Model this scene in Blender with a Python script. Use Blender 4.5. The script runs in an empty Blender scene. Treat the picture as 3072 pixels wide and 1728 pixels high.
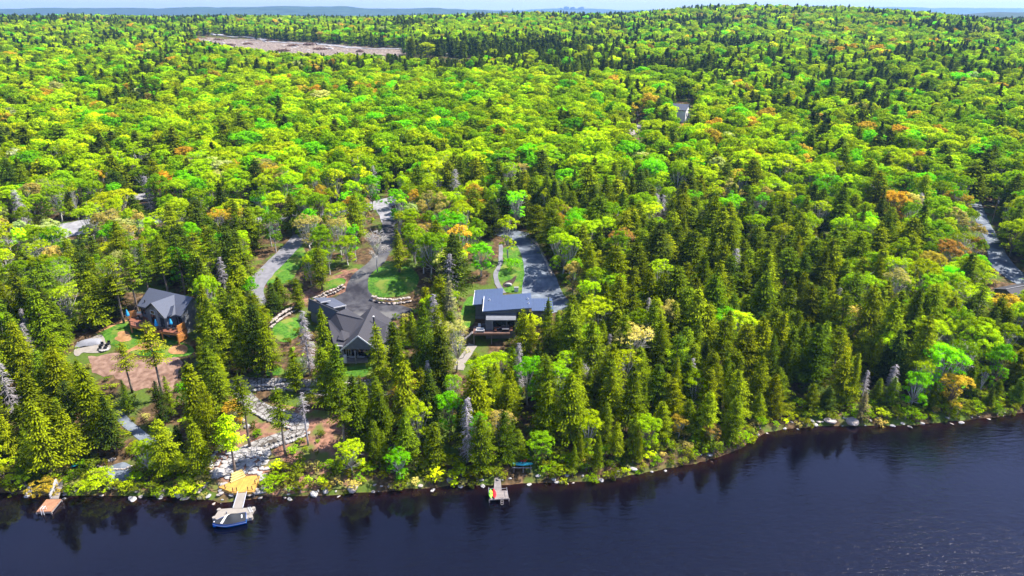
import bpy, math, random
import numpy as np
from mathutils import Vector, noise as mnoise
from mathutils.geometry import delaunay_2d_cdt

sc = bpy.context.scene
COL = sc.collection
# ---------------------------------------------------------------- camera, sky, sun, exposure
CAMZ = 80.0
PITCH = math.atan((864 - 27) / 2048.0)
cam_d = bpy.data.cameras.new('camera'); cam_d.lens = 24; cam_d.sensor_width = 36
cam_d.clip_start = 1.0; cam_d.clip_end = 60000
cam = bpy.data.objects.new('camera', cam_d); COL.objects.link(cam)
cam.location = (0, 0, CAMZ); cam.rotation_euler = (math.pi / 2 - PITCH, 0, 0)
sc.camera = cam

SUN_EL = math.radians(56); SUN_AZ = math.radians(72)      # azimuth clockwise from +Y (right and a little behind the scene)
world = bpy.data.worlds.new('World'); sc.world = world; world.use_nodes = True
wn = world.node_tree; wn.nodes.clear()
wo = wn.nodes.new('ShaderNodeOutputWorld'); wb = wn.nodes.new('ShaderNodeBackground')
sky = wn.nodes.new('ShaderNodeTexSky'); sky.sky_type = 'NISHITA'; sky.sun_disc = False
sky.sun_elevation = SUN_EL; sky.sun_rotation = SUN_AZ; sky.air_density = 1.0; sky.dust_density = 0.4; sky.ozone_density = 2.5
hs = wn.nodes.new('ShaderNodeHueSaturation'); hs.inputs['Saturation'].default_value = 1.0
wn.links.new(sky.outputs[0], hs.inputs['Color'])
# soft thin cloud high up, part of the sky
tc = wn.nodes.new('ShaderNodeTexCoord'); mp = wn.nodes.new('ShaderNodeMapping'); mp.inputs['Scale'].default_value = (1, 1, 2.2)
nz = wn.nodes.new('ShaderNodeTexNoise'); nz.inputs['Scale'].default_value = 1.7; nz.inputs['Detail'].default_value = 6
rp = wn.nodes.new('ShaderNodeValToRGB'); rp.color_ramp.elements[0].position = .44; rp.color_ramp.elements[1].position = .72
rp.color_ramp.elements[0].color = (0, 0, 0, 1); rp.color_ramp.elements[1].color = (.55, .55, .55, 1)
mx = wn.nodes.new('ShaderNodeMixRGB'); mx.inputs[2].default_value = (3.4, 3.8, 6.6, 1)
wn.links.new(tc.outputs['Generated'], mp.inputs[0]); wn.links.new(mp.outputs[0], nz.inputs['Vector'])
wn.links.new(nz.outputs['Fac'], rp.inputs[0]); wn.links.new(rp.outputs[0], mx.inputs[0])
# the air near the horizon is a deeper, calmer blue than the model gives
sxyz = wn.nodes.new('ShaderNodeSeparateXYZ'); wn.links.new(tc.outputs['Generated'], sxyz.inputs[0])
hr = wn.nodes.new('ShaderNodeValToRGB'); hr.color_ramp.elements[0].position = 0.0; hr.color_ramp.elements[0].color = (.52, .54, .70, 1); hr.color_ramp.elements[1].position = .5; hr.color_ramp.elements[1].color = (1.0, 1.0, 1.15, 1)
wn.links.new(sxyz.outputs[2], hr.inputs[0]); hm = wn.nodes.new('ShaderNodeMixRGB'); hm.blend_type = 'MULTIPLY'; hm.inputs[0].default_value = 1
wn.links.new(hs.outputs[0], hm.inputs[1]); wn.links.new(hr.outputs[0], hm.inputs[2])
wn.links.new(hm.outputs[0], mx.inputs[1]); wn.links.new(mx.outputs[0], wb.inputs[0])
wb.inputs[1].default_value = 0.10
wn.links.new(wb.outputs[0], wo.inputs[0])

sun_d = bpy.data.lights.new('sun', 'SUN'); sun_d.energy = 5.0; sun_d.angle = math.radians(.5); sun_d.color = (1, .95, .86)
sun = bpy.data.objects.new('sun', sun_d); COL.objects.link(sun)
sv = Vector((math.sin(SUN_AZ) * math.cos(SUN_EL), math.cos(SUN_AZ) * math.cos(SUN_EL), math.sin(SUN_EL)))
sun.rotation_euler = sv.to_track_quat('Z', 'Y').to_euler()
sun.location = (0, 0, 200)
sc.view_settings.view_transform = 'Standard'; sc.view_settings.look = 'None'
sc.view_settings.exposure = 1.5; sc.view_settings.gamma = 1.0
sc.cycles.max_bounces = 8; sc.cycles.transparent_max_bounces = 8
sc.cycles.diffuse_bounces = 2; sc.cycles.glossy_bounces = 3; sc.cycles.transmission_bounces = 4
sc.cycles.volume_bounces = 0
sc.cycles.use_adaptive_sampling = True; sc.cycles.adaptive_threshold = .02
sc.cycles.use_denoising = True
sc.cycles.sample_clamp_direct = 2.5; sc.cycles.sample_clamp_indirect = 4

R = np.random.default_rng(7)
random.seed(7)
def reseed(k):
    global R
    R = np.random.default_rng(k); random.seed(k)

# ---------------------------------------------------------------- pixel rays (photo pixels, 3072 x 1728)
sp_, cp_ = math.sin(PITCH), math.cos(PITCH)
def ray(px, py):
    x = (px - 1536) / 2048.0; y = -(py - 864) / 2048.0
    return np.array([x, cp_ + y * sp_, -sp_ + y * cp_])
def proj(P):
    P = np.asarray(P, float); X = P[..., 0]; Y = P[..., 1]; Z = P[..., 2] - CAMZ
    d = Y * cp_ - Z * sp_; u = Y * sp_ + Z * cp_
    d = np.maximum(d, .1)
    return 1536 + 2048 * X / d, 864 - 2048 * u / d, d
def on_plane(px, py, z):
    d = ray(px, py); t = (z - CAMZ) / d[2]
    return np.array([d[0] * t, d[1] * t, z])

# ---------------------------------------------------------------- terrain
SHORE_PX = [(-500, 1492), (-200, 1484), (0, 1478), (120, 1482), (200, 1488), (300, 1482), (400, 1487), (500, 1489), (600, 1492), (660, 1505), (720, 1502), (790, 1490), (900, 1487),
            (1050, 1480), (1130, 1474), (1250, 1464), (1350, 1457), (1500, 1455), (1560, 1448), (1700, 1447), (1800, 1440), (1900, 1424), (2000, 1404), (2096, 1387), (2160, 1368),
            (2218, 1346), (2264, 1312), (2300, 1295), (2355, 1284), (2420, 1279), (2480, 1276), (2600, 1274), (2755, 1274), (2820, 1266), (2901, 1259), (2992, 1250), (3072, 1237), (3300, 1200), (3600, 1150)]
SH = np.array([on_plane(a, b, 0)[:2] for a, b in SHORE_PX])
def shore(x): return np.interp(x, SH[:, 0], SH[:, 1])
_xs = np.linspace(-3000, 3000, 6001); _sm = shore(_xs)
_k = np.hanning(81); _k /= _k.sum(); _sm = np.convolve(np.pad(_sm, 40, mode='edge'), _k, 'valid')
def shore_s(x): return np.interp(x, _xs, _sm)
PS = [-400, -60, -20, -6, -2, 0, .5, 2.2, 8, 20, 35, 60, 100, 200, 320, 600, 850, 1050, 1400, 1900, 3000, 40000]
PZ = [-9, -9, -4.5, -1.3, -.45, -.05, .55, .9, 1.8, 4.5, 7.6, 12, 15.5, 22, 29, 42, 52, 58, 52, 30, 12, 0]
def vnoise(x, y, s, seed=0):
    """cheap smooth value noise, vectorised"""
    x = np.asarray(x, float) / s + 1000 + seed * 17.3; y = np.asarray(y, float) / s + 1000 + seed * 9.1
    xi = np.floor(x).astype(np.int64); yi = np.floor(y).astype(np.int64); fx = x - xi; fy = y - yi
    fx = fx * fx * (3 - 2 * fx); fy = fy * fy * (3 - 2 * fy)
    def h(a, b):
        n = (a * 73856093) ^ (b * 19349663) ^ (seed * 83492791 + 12345)
        n = (n ^ (n >> 13)) * 1274126177
        return ((n ^ (n >> 16)) & 0xffff) / 65535.0
    return (h(xi, yi) * (1 - fx) + h(xi + 1, yi) * fx) * (1 - fy) + (h(xi, yi + 1) * (1 - fx) + h(xi + 1, yi + 1) * fx) * fy * 1.0
def vn(x, y, s, seed=0): return vnoise(x, y, s, seed) * 2 - 1
def sst(t): t = np.clip(t, 0, 1); return t * t * (3 - 2 * t)
def terr_raw(x, y):
    x = np.asarray(x, float); y = np.asarray(y, float)
    w = sst((y - 110) / 60.0)
    s = y - (shore(x) * (1 - w) + shore_s(x) * w)
    z = np.interp(s, PS, PZ)
    a = sst(s / 40.0)
    z = z + a * (vn(x, y, 23, 1) * .7 + vn(x, y, 7, 2) * .18) + sst((s - 100) / 300) * (vn(x, y, 160, 3) * 4.0 + vn(x, y, 60, 4) * 1.6)
    z = z + 17 * np.exp(-((x - 440) / 250) ** 2 - ((y - 1150) / 300) ** 2) - 9 * np.exp(-((x - 800) / 200) ** 2 - ((y - 1100) / 400) ** 2) - 5 * np.exp(-((x + 380) / 300) ** 2 - ((y - 1000) / 400) ** 2)
    return z
PADS = []
def terrain(x, y):
    z = terr_raw(x, y)
    for (cx, cy, rx, ry, fall, pz) in PADS:
        d = np.sqrt((np.maximum(np.abs(x - cx) - rx, 0)) ** 2 + (np.maximum(np.abs(y - cy) - ry, 0)) ** 2)
        w = 1 - sst(d / fall)
        z = z * (1 - w) + pz * w
    return z
def at(px, py, h=0.0, f=None):
    """point of the ray through a photo pixel that lies h above the terrain"""
    f = f or terrain
    d = ray(px, py)
    t0 = 40.0; t1 = None
    t = 60.0
    step = 1.5
    while t < 3000:
        if CAMZ + d[2] * t < float(f(d[0] * t, d[1] * t)) + h:
            t1 = t; t0 = t - step; break
        t += step; step = max(1.5, t * .01)
    if t1 is None: return None
    for _ in range(14):
        m = (t0 + t1) / 2
        if CAMZ + d[2] * m < float(f(d[0] * m, d[1] * m)) + h: t1 = m
        else: t0 = m
    return np.array([d[0] * t1, d[1] * t1, CAMZ + d[2] * t1])
def g(px, py): return at(px, py, 0, terr_raw)
# level plots the houses stand on
_p = g(1440, 950); PADS.append((_p[0] + 8, _p[1] + 6, 11, 9, 9, float(_p[2]) + .2)); H3Z = PADS[-1][5]
_p = g(1060, 1030); PADS.append((_p[0] + 1, _p[1] + 6, 13, 14, 9, float(_p[2]) + .4)); H2Z = PADS[-1][5]
_p = g(490, 985); PADS.append((_p[0], _p[1], 5, 3, 7, float(_p[2]) + .2)); H1Z = PADS[-1][5]
print('PADS', PADS)

# ---------------------------------------------------------------- materials
def new_mat(name):
    m = bpy.data.materials.new(name); m.use_nodes = True
    nt = m.node_tree; b = nt.nodes['Principled BSDF']
    return m, nt, b
def simple(name, col, rough=.7, spec=.3, metal=0, var=.25, scale=3.0, bump=.0, det=5):
    m, nt, b = new_mat(name)
    b.inputs['Roughness'].default_value = rough; b.inputs['Metallic'].default_value = metal
    b.inputs['Specular IOR Level'].default_value = spec
    t = nt.nodes.new('ShaderNodeTexCoord')
    n = nt.nodes.new('ShaderNodeTexNoise'); n.inputs['Scale'].default_value = scale; n.inputs['Detail'].default_value = det
    nt.links.new(t.outputs['Object'], n.inputs['Vector'])
    r = nt.nodes.new('ShaderNodeValToRGB')
    r.color_ramp.elements[0].position = .3; r.color_ramp.elements[1].position = .7
    r.color_ramp.elements[0].color = tuple(c * (1 - var) for c in col) + (1,)
    r.color_ramp.elements[1].color = tuple(min(1, c * (1 + var)) for c in col) + (1,)
    nt.links.new(n.outputs['Fac'], r.inputs[0]); nt.links.new(r.outputs[0], b.inputs['Base Color'])
    if bump:
        bp = nt.nodes.new('ShaderNodeBump'); bp.inputs['Strength'].default_value = bump; bp.inputs['Distance'].default_value = .05
        nt.links.new(n.outputs['Fac'], bp.inputs['Height']); nt.links.new(bp.outputs[0], b.inputs['Normal'])
    return m
def planks(name, col, width=.15, axis=0, rough=.6, var=.2, rot=0.0):
    """boards with dark joints, in object space"""
    m, nt, b = new_mat(name); b.inputs['Roughness'].default_value = rough
    t = nt.nodes.new('ShaderNodeTexCoord'); mp = nt.nodes.new('ShaderNodeMapping'); mp.inputs['Rotation'].default_value = (0, 0, rot)
    nt.links.new(t.outputs['Object'], mp.inputs[0])
    sx = nt.nodes.new('ShaderNodeSeparateXYZ'); nt.links.new(mp.outputs[0], sx.inputs[0])
    dv = nt.nodes.new('ShaderNodeMath'); dv.operation = 'DIVIDE'; dv.inputs[1].default_value = width; nt.links.new(sx.outputs[axis], dv.inputs[0])
    fr = nt.nodes.new('ShaderNodeMath'); fr.operation = 'FRACT'; nt.links.new(dv.outputs[0], fr.inputs[0])
    fl = nt.nodes.new('ShaderNodeMath'); fl.operation = 'FLOOR'; nt.links.new(dv.outputs[0], fl.inputs[0])
    wn_ = nt.nodes.new('ShaderNodeTexWhiteNoise'); wn_.noise_dimensions = '1D'; nt.links.new(fl.outputs[0], wn_.inputs['W'])
    cr = nt.nodes.new('ShaderNodeValToRGB'); cr.color_ramp.elements[0].color = tuple(c * (1 - var) for c in col) + (1,); cr.color_ramp.elements[1].color = tuple(c * (1 + var) for c in col) + (1,)
    nt.links.new(wn_.outputs['Value'], cr.inputs[0])
    gt = nt.nodes.new('ShaderNodeMath'); gt.operation = 'GREATER_THAN'; gt.inputs[1].default_value = .1; nt.links.new(fr.outputs[0], gt.inputs[0])
    nz_ = nt.nodes.new('ShaderNodeTexNoise'); nz_.inputs['Scale'].default_value = 1.3; nt.links.new(t.outputs['Object'], nz_.inputs['Vector'])
    ml = nt.nodes.new('ShaderNodeMixRGB'); ml.blend_type = 'MULTIPLY'; ml.inputs[0].default_value = .5
    nt.links.new(cr.outputs[0], ml.inputs[1]); nt.links.new(nz_.outputs['Fac'], ml.inputs[2])
    m2 = nt.nodes.new('ShaderNodeMixRGB'); m2.inputs[1].default_value = tuple(c * .3 for c in col) + (1,)
    nt.links.new(gt.outputs[0], m2.inputs[0]); nt.links.new(ml.outputs[0], m2.inputs[2]); nt.links.new(m2.outputs[0], b.inputs['Base Color'])
    return m
def leaf_mat(name, trans=.35, island=.38):
    m = bpy.data.materials.new(name); m.use_nodes = True; nt = m.node_tree; nt.nodes.clear()
    o = nt.nodes.new('ShaderNodeOutputMaterial')
    a = nt.nodes.new('ShaderNodeAttribute'); a.attribute_type = 'INSTANCER'; a.attribute_name = 'tint'
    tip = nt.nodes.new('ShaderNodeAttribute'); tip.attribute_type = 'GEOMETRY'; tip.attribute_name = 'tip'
    ge = nt.nodes.new('ShaderNodeNewGeometry')
    mr = nt.nodes.new('ShaderNodeMapRange'); mr.inputs['To Min'].default_value = 1 - island; mr.inputs['To Max'].default_value = 1 + island
    nt.links.new(ge.outputs['Random Per Island'], mr.inputs['Value'])
    v = nt.nodes.new('ShaderNodeVectorMath'); v.operation = 'SCALE'; nt.links.new(a.outputs['Color'], v.inputs[0]); nt.links.new(mr.outputs[0], v.inputs['Scale'])
    # yellower young growth at the branch ends, with sunlit brightness put into the colour
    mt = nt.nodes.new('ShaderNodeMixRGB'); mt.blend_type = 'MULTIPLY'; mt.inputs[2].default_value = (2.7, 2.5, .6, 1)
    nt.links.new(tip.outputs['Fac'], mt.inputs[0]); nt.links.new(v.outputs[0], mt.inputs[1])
    d = nt.nodes.new('ShaderNodeBsdfDiffuse'); t = nt.nodes.new('ShaderNodeBsdfTranslucent')
    nt.links.new(mt.outputs[0], d.inputs[0])
    mm = nt.nodes.new('ShaderNodeMixRGB'); mm.blend_type = 'MULTIPLY'; mm.inputs[0].default_value = 1; mm.inputs[2].default_value = (1.1, 1.15, .5, 1)
    nt.links.new(mt.outputs[0], mm.inputs[1]); nt.links.new(mm.outputs[0], t.inputs[0])
    mx_ = nt.nodes.new('ShaderNodeMixShader'); mx_.inputs[0].default_value = trans
    nt.links.new(d.outputs[0], mx_.inputs[1]); nt.links.new(t.outputs[0], mx_.inputs[2]); nt.links.new(mx_.outputs[0], o.inputs[0])
    return m
def ground_mat():
    m, nt, b = new_mat('forest_floor'); b.inputs['Roughness'].default_value = .95; b.inputs['Specular IOR Level'].default_value = .1
    t = nt.nodes.new('ShaderNodeTexCoord')
    def N(s, d=6):
        n = nt.nodes.new('ShaderNodeTexNoise'); n.inputs['Scale'].default_value = s; n.inputs['Detail'].default_value = d
        nt.links.new(t.outputs['Object'], n.inputs['Vector']); return n
    r1 = nt.nodes.new('ShaderNodeValToRGB'); e = r1.color_ramp.elements
    e[0].position = .3; e[0].color = (.028, .018, .009, 1); e[1].position = .72; e[1].color = (.16, .095, .05, 1)
    x = e.new(.52); x.color = (.075, .048, .024, 1)
    n1 = N(.9, 8); nt.links.new(n1.outputs['Fac'], r1.inputs[0])
    n2 = N(.16, 6); r2 = nt.nodes.new('ShaderNodeValToRGB'); r2.color_ramp.elements[0].position = .47; r2.color_ramp.elements[1].position = .58
    nt.links.new(n2.outputs['Fac'], r2.inputs[0])
    gr = nt.nodes.new('ShaderNodeValToRGB'); gr.color_ramp.elements[0].color = (.03, .055, .008, 1); gr.color_ramp.elements[1].color = (.10, .14, .02, 1)
    n3 = N(2.2, 4); nt.links.new(n3.outputs['Fac'], gr.inputs[0])
    mx_ = nt.nodes.new('ShaderNodeMixRGB'); nt.links.new(r2.outputs[0], mx_.inputs[0]); nt.links.new(r1.outputs[0], mx_.inputs[1]); nt.links.new(gr.outputs[0], mx_.inputs[2])
    # lake bed: rusty gravel in the shallows, colour darkened with depth for light lost in water
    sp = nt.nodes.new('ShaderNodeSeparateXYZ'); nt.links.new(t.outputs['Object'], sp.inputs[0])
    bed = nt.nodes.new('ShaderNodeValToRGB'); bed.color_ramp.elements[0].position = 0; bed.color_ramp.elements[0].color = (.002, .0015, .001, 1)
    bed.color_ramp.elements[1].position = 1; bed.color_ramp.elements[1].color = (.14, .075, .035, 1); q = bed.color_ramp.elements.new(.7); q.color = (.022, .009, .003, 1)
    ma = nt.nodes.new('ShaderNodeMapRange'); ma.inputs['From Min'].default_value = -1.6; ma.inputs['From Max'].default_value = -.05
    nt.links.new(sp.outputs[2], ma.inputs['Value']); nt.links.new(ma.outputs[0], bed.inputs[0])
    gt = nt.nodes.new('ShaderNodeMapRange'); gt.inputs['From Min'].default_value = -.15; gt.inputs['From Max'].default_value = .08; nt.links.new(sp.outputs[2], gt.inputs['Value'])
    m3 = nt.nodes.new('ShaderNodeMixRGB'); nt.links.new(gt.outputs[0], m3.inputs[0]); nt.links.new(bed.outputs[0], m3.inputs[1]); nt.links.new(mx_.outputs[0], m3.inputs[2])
    nt.links.new(m3.outputs[0], b.inputs['Base Color'])
    bp = nt.nodes.new('ShaderNodeBump'); bp.inputs['Strength'].default_value = .6; bp.inputs['Distance'].default_value = .2
    nt.links.new(n1.outputs['Fac'], bp.inputs['Height']); nt.links.new(bp.outputs[0], b.inputs['Normal'])
    return m
def water_mat():
    m = bpy.data.materials.new('lake_water'); m.use_nodes = True; nt = m.node_tree; nt.nodes.clear()
    o = nt.nodes.new('ShaderNodeOutputMaterial')
    t = nt.nodes.new('ShaderNodeTexCoord'); mp_ = nt.nodes.new('ShaderNodeMapping')
    mp_.inputs['Rotation'].default_value = (0, 0, math.radians(-28)); mp_.inputs['Scale'].default_value = (.42, 1.35, 1)
    nt.links.new(t.outputs['Object'], mp_.inputs[0])
    n1 = nt.nodes.new('ShaderNodeTexNoise'); n1.inputs['Scale'].default_value = 1.1; n1.inputs['Detail'].default_value = 4; n1.inputs['Roughness'].default_value = .55; n1.inputs['Distortion'].default_value = .4
    nt.links.new(mp_.outputs[0], n1.inputs['Vector'])
    # calm lee by the shore, breeze further out and to the right
    sp = nt.nodes.new('ShaderNodeSeparateXYZ'); nt.links.new(t.outputs['Object'], sp.inputs[0])
    k = nt.nodes.new('ShaderNodeMath'); k.operation = 'MULTIPLY_ADD'; k.inputs[1].default_value = .005; nt.links.new(sp.outputs[0], k.inputs[0])
    ky = nt.nodes.new('ShaderNodeMapRange'); ky.inputs['From Min'].default_value = 104; ky.inputs['From Max'].default_value = 78
    ky.inputs['To Min'].default_value = .0; ky.inputs['To Max'].default_value = .85; nt.links.new(sp.outputs[1], ky.inputs['Value']); nt.links.new(ky.outputs[0], k.inputs[2])
    n0 = nt.nodes.new('ShaderNodeTexNoise'); n0.inputs['Scale'].default_value = .05; n0.inputs['Detail'].default_value = 3; nt.links.new(t.outputs['Object'], n0.inputs['Vector'])
    k2 = nt.nodes.new('ShaderNodeMath'); k2.operation = 'ADD'; nt.links.new(k.outputs[0], k2.inputs[0]); nt.links.new(n0.outputs['Fac'], k2.inputs[1])
    k3 = nt.nodes.new('ShaderNodeMapRange'); k3.inputs['From Min'].default_value = .62; k3.inputs['From Max'].default_value = 1.5; k3.inputs['To Min'].default_value = .02; k3.inputs['To Max'].default_value = .85
    nt.links.new(k2.outputs[0], k3.inputs['Value'])
    bp = nt.nodes.new('ShaderNodeBump'); bp.inputs['Distance'].default_value = .24
    nt.links.new(k3.outputs[0], bp.inputs['Strength']); nt.links.new(n1.outputs['Fac'], bp.inputs['Height'])
    gl = nt.nodes.new('ShaderNodeBsdfGlossy'); gl.inputs['Roughness'].default_value = .045; gl.inputs['Color'].default_value = (.90, .87, 1, 1)
    nt.links.new(bp.outputs[0], gl.inputs['Normal'])
    tr = nt.nodes.new('ShaderNodeBsdfTransparent'); tr.inputs[0].default_value = (.42, .29, .15, 1)
    df = nt.nodes.new('ShaderNodeBsdfDiffuse'); df.inputs[0].default_value = (.004, .004, .011, 1)
    m1 = nt.nodes.new('ShaderNodeMixShader'); m1.inputs[0].default_value = .35; nt.links.new(tr.outputs[0], m1.inputs[1]); nt.links.new(df.outputs[0], m1.inputs[2])
    fr = nt.nodes.new('ShaderNodeFresnel'); fr.inputs['IOR'].default_value = 1.44; nt.links.new(bp.outputs[0], fr.inputs['Normal'])
    m2 = nt.nodes.new('ShaderNodeMixShader'); nt.links.new(fr.outputs[0], m2.inputs[0]); nt.links.new(m1.outputs[0], m2.inputs[1]); nt.links.new(gl.outputs[0], m2.inputs[2])
    nt.links.new(m2.outputs[0], o.inputs[0])
    return m
def patch_mat(name, c0, c1, scale=.8, rough=.9, c2=None, s2=.15, bump=0, lo=.35, hi=.65):
    m, nt, b = new_mat(name); b.inputs['Roughness'].default_value = rough; b.inputs['Specular IOR Level'].default_value = .2
    t = nt.nodes.new('ShaderNodeTexCoord'); n = nt.nodes.new('ShaderNodeTexNoise'); n.inputs['Scale'].default_value = scale; n.inputs['Detail'].default_value = 8
    nt.links.new(t.outputs['Object'], n.inputs['Vector'])
    r = nt.nodes.new('ShaderNodeValToRGB'); r.color_ramp.elements[0].position = lo; r.color_ramp.elements[1].position = hi
    r.color_ramp.elements[0].color = c0 + (1,); r.color_ramp.elements[1].color = c1 + (1,); nt.links.new(n.outputs['Fac'], r.inputs[0])
    out = r.outputs[0]
    if c2:
        n2 = nt.nodes.new('ShaderNodeTexNoise'); n2.inputs['Scale'].default_value = s2; n2.inputs['Detail'].default_value = 5; nt.links.new(t.outputs['Object'], n2.inputs['Vector'])
        r2 = nt.nodes.new('ShaderNodeValToRGB'); r2.color_ramp.elements[0].position = .5; r2.color_ramp.elements[1].position = .62; nt.links.new(n2.outputs['Fac'], r2.inputs[0])
        mx_ = nt.nodes.new('ShaderNodeMixRGB'); mx_.inputs[2].default_value = c2 + (1,); nt.links.new(r2.outputs[0], mx_.inputs[0]); nt.links.new(out, mx_.inputs[1]); out = mx_.outputs[0]
    nt.links.new(out, b.inputs['Base Color'])
    if bump:
        bp = nt.nodes.new('ShaderNodeBump'); bp.inputs['Strength'].default_value = bump; bp.inputs['Distance'].default_value = .1
        nt.links.new(n.outputs['Fac'], bp.inputs['Height']); nt.links.new(bp.outputs[0], b.inputs['Normal'])
    return m
M = {}
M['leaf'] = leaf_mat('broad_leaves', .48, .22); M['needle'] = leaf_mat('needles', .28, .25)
M['bark'] = simple('bark', (.16, .125, .10), .9, .1, var=.4, scale=2)
M['pale_bark'] = simple('pale_bark', (.42, .39, .36), .9, .1, var=.25, scale=2)
M['grey_twigs'] = simple('grey_twigs', (.33, .30, .31), .9, .1, var=.25, scale=2)
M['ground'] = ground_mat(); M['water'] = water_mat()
M['asphalt'] = patch_mat('asphalt', (.020, .019, .025), (.062, .060, .066), .5, c2=(.10, .096, .092), s2=.12)
M['pale_asphalt'] = patch_mat('pale_asphalt', (.12, .118, .13), (.17, .165, .18), .6)
M['blue_gravel'] = patch_mat('blue_gravel', (.075, .09, .115), (.16, .18, .205), .5, c2=(.06, .07, .09), s2=.2, bump=.2)
M['pale_gravel'] = patch_mat('pale_gravel', (.15, .145, .155), (.24, .235, .25), .7, bump=.3)
M['grass'] = patch_mat('lawn', (.020, .075, .004), (.070, .165, .010), 1.6, c2=(.125, .155, .022), s2=.30)
def add_joints(m, scale, col):
    # irregular dark joints between the stones of a paved surface
    nt = m.node_tree; b = nt.nodes['Principled BSDF']; src = b.inputs['Base Color'].links[0].from_socket
    t = nt.nodes.new('ShaderNodeTexCoord'); v = nt.nodes.new('ShaderNodeTexVoronoi'); v.feature = 'DISTANCE_TO_EDGE'; v.inputs['Scale'].default_value = scale
    nt.links.new(t.outputs['Object'], v.inputs['Vector']); r = nt.nodes.new('ShaderNodeValToRGB'); r.color_ramp.elements[0].position = .03; r.color_ramp.elements[1].position = .10
    nt.links.new(v.outputs['Distance'], r.inputs[0]); mx_ = nt.nodes.new('ShaderNodeMixRGB'); mx_.inputs[1].default_value = col + (1,)
    nt.links.new(r.outputs[0], mx_.inputs[0]); nt.links.new(src, mx_.inputs[2]); nt.links.new(mx_.outputs[0], b.inputs['Base Color'])
M['tan_earth'] = patch_mat('tan_earth', (.22, .11, .04), (.32, .18, .08), .9, bump=.3)
M['dirt'] = patch_mat('brown_dirt', (.12, .066, .045), (.24, .15, .11), .8, bump=.4)
M['debris'] = patch_mat('cleared_ground', (.050, .034, .024), (.26, .205, .165), .6, bump=.5, lo=.4, hi=.6)
M['stone_path'] = patch_mat('stone_path', (.15, .14, .13), (.27, .255, .24), .9, bump=.4)
add_joints(M['stone_path'], .9, (.055, .045, .035))
M['litter'] = patch_mat('pine_litter', (.10, .05, .03), (.26, .13, .085), 1.2, bump=.4, c2=(.09, .11, .02), s2=.3)
M['beige'] = simple('pale_concrete', (.215, .19, .165), .85, .2, var=.12, scale=1)
M['rock'] = simple('grey_rock', (.27, .255, .245), .9, .2, var=.35, scale=1.4, bump=.3)
M['tan_rock'] = simple('tan_rock', (.30, .255, .225), .9, .2, var=.3, scale=1.5, bump=.3)
M['shingle'] = simple('dark_shingle', (.038, .036, .042), .8, .25, var=.2, scale=6)
M['shingle_blue'] = simple('blue_grey_shingle', (.070, .078, .105), .75, .25, var=.15, scale=6)
M['metal_roof'] = simple('blue_metal_roof', (.045, .066, .125), .45, .5, var=.06, scale=1)
M['siding'] = planks('grey_siding', (.15, .155, .175), .2, 2, var=.08)
M['siding_pale'] = planks('pale_grey_siding', (.24, .235, .25), .2, 2, var=.06)
M['siding_white'] = simple('white_siding', (.62, .61, .62), .7, .2, var=.04)
M['white'] = simple('white_trim', (.55, .54, .53), .5, .4, var=.04)
M['dark'] = simple('dark_frame', (.02, .02, .024), .5, .4, var=.1)
M['stonework'] = simple('stonework', (.22, .21, .21), .9, .2, var=.4, scale=4, bump=.3)
M['glass'] = simple('window_glass', (.010, .014, .02), .08, .8, var=.1)
M['orange_wood'] = planks('cedar_orange', (.50, .20, .045), .14, 2, var=.15)
M['red_deck'] = planks('red_brown_deck', (.24, .085, .045), .14, 0, var=.15)
M['brown_deck'] = planks('brown_deck', (.16, .085, .06), .14, 0, var=.2)
M['yellow_deck'] = planks('new_yellow_deck', (.56, .31, .055), .14, 0, var=.12)
M['pale_yellow_deck'] = planks('pale_new_boards', (.66, .50, .17), .14, 0, var=.1)
M['grey_wood'] = planks('weathered_boards', (.25, .215, .20), .14, 1, var=.2)
M['red_wood'] = planks('dock_boards', (.36, .17, .09), .14, 0, var=.15, rot=.6)
M['blue_canvas'] = simple('blue_canvas', (.03, .30, .60), .8, .2, var=.15)
M['cover'] = simple('boat_cover', (.022, .024, .029), .8, .2, var=.12, scale=1)
M['hull_blue'] = simple('blue_hull', (.0, .14, .60), .2, .6, var=.05)
M['red_plastic'] = simple('red_plastic', (.62, .012, .02), .35, .5, var=.05)
M['green_plastic'] = simple('lime_plastic', (.30, .70, .06), .35, .5, var=.05)
M['teal_plastic'] = simple('teal_plastic', (.01, .26, .30), .35, .5, var=.05)
M['steel'] = simple('steel', (.55, .55, .56), .3, .5, metal=.8, var=.05)
M['far_wood'] = patch_mat('distant_woods', (.016, .034, .034), (.035, .065, .045), .012, c2=(.025, .045, .05), s2=.003)
M['tarp'] = simple('tarpaulin_cloth', (.19, .19, .21), .7, .2, var=.1)
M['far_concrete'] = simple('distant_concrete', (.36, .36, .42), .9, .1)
M['mulch'] = simple('mulch', (.045, .03, .025), .95, .1, var=.4)

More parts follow.
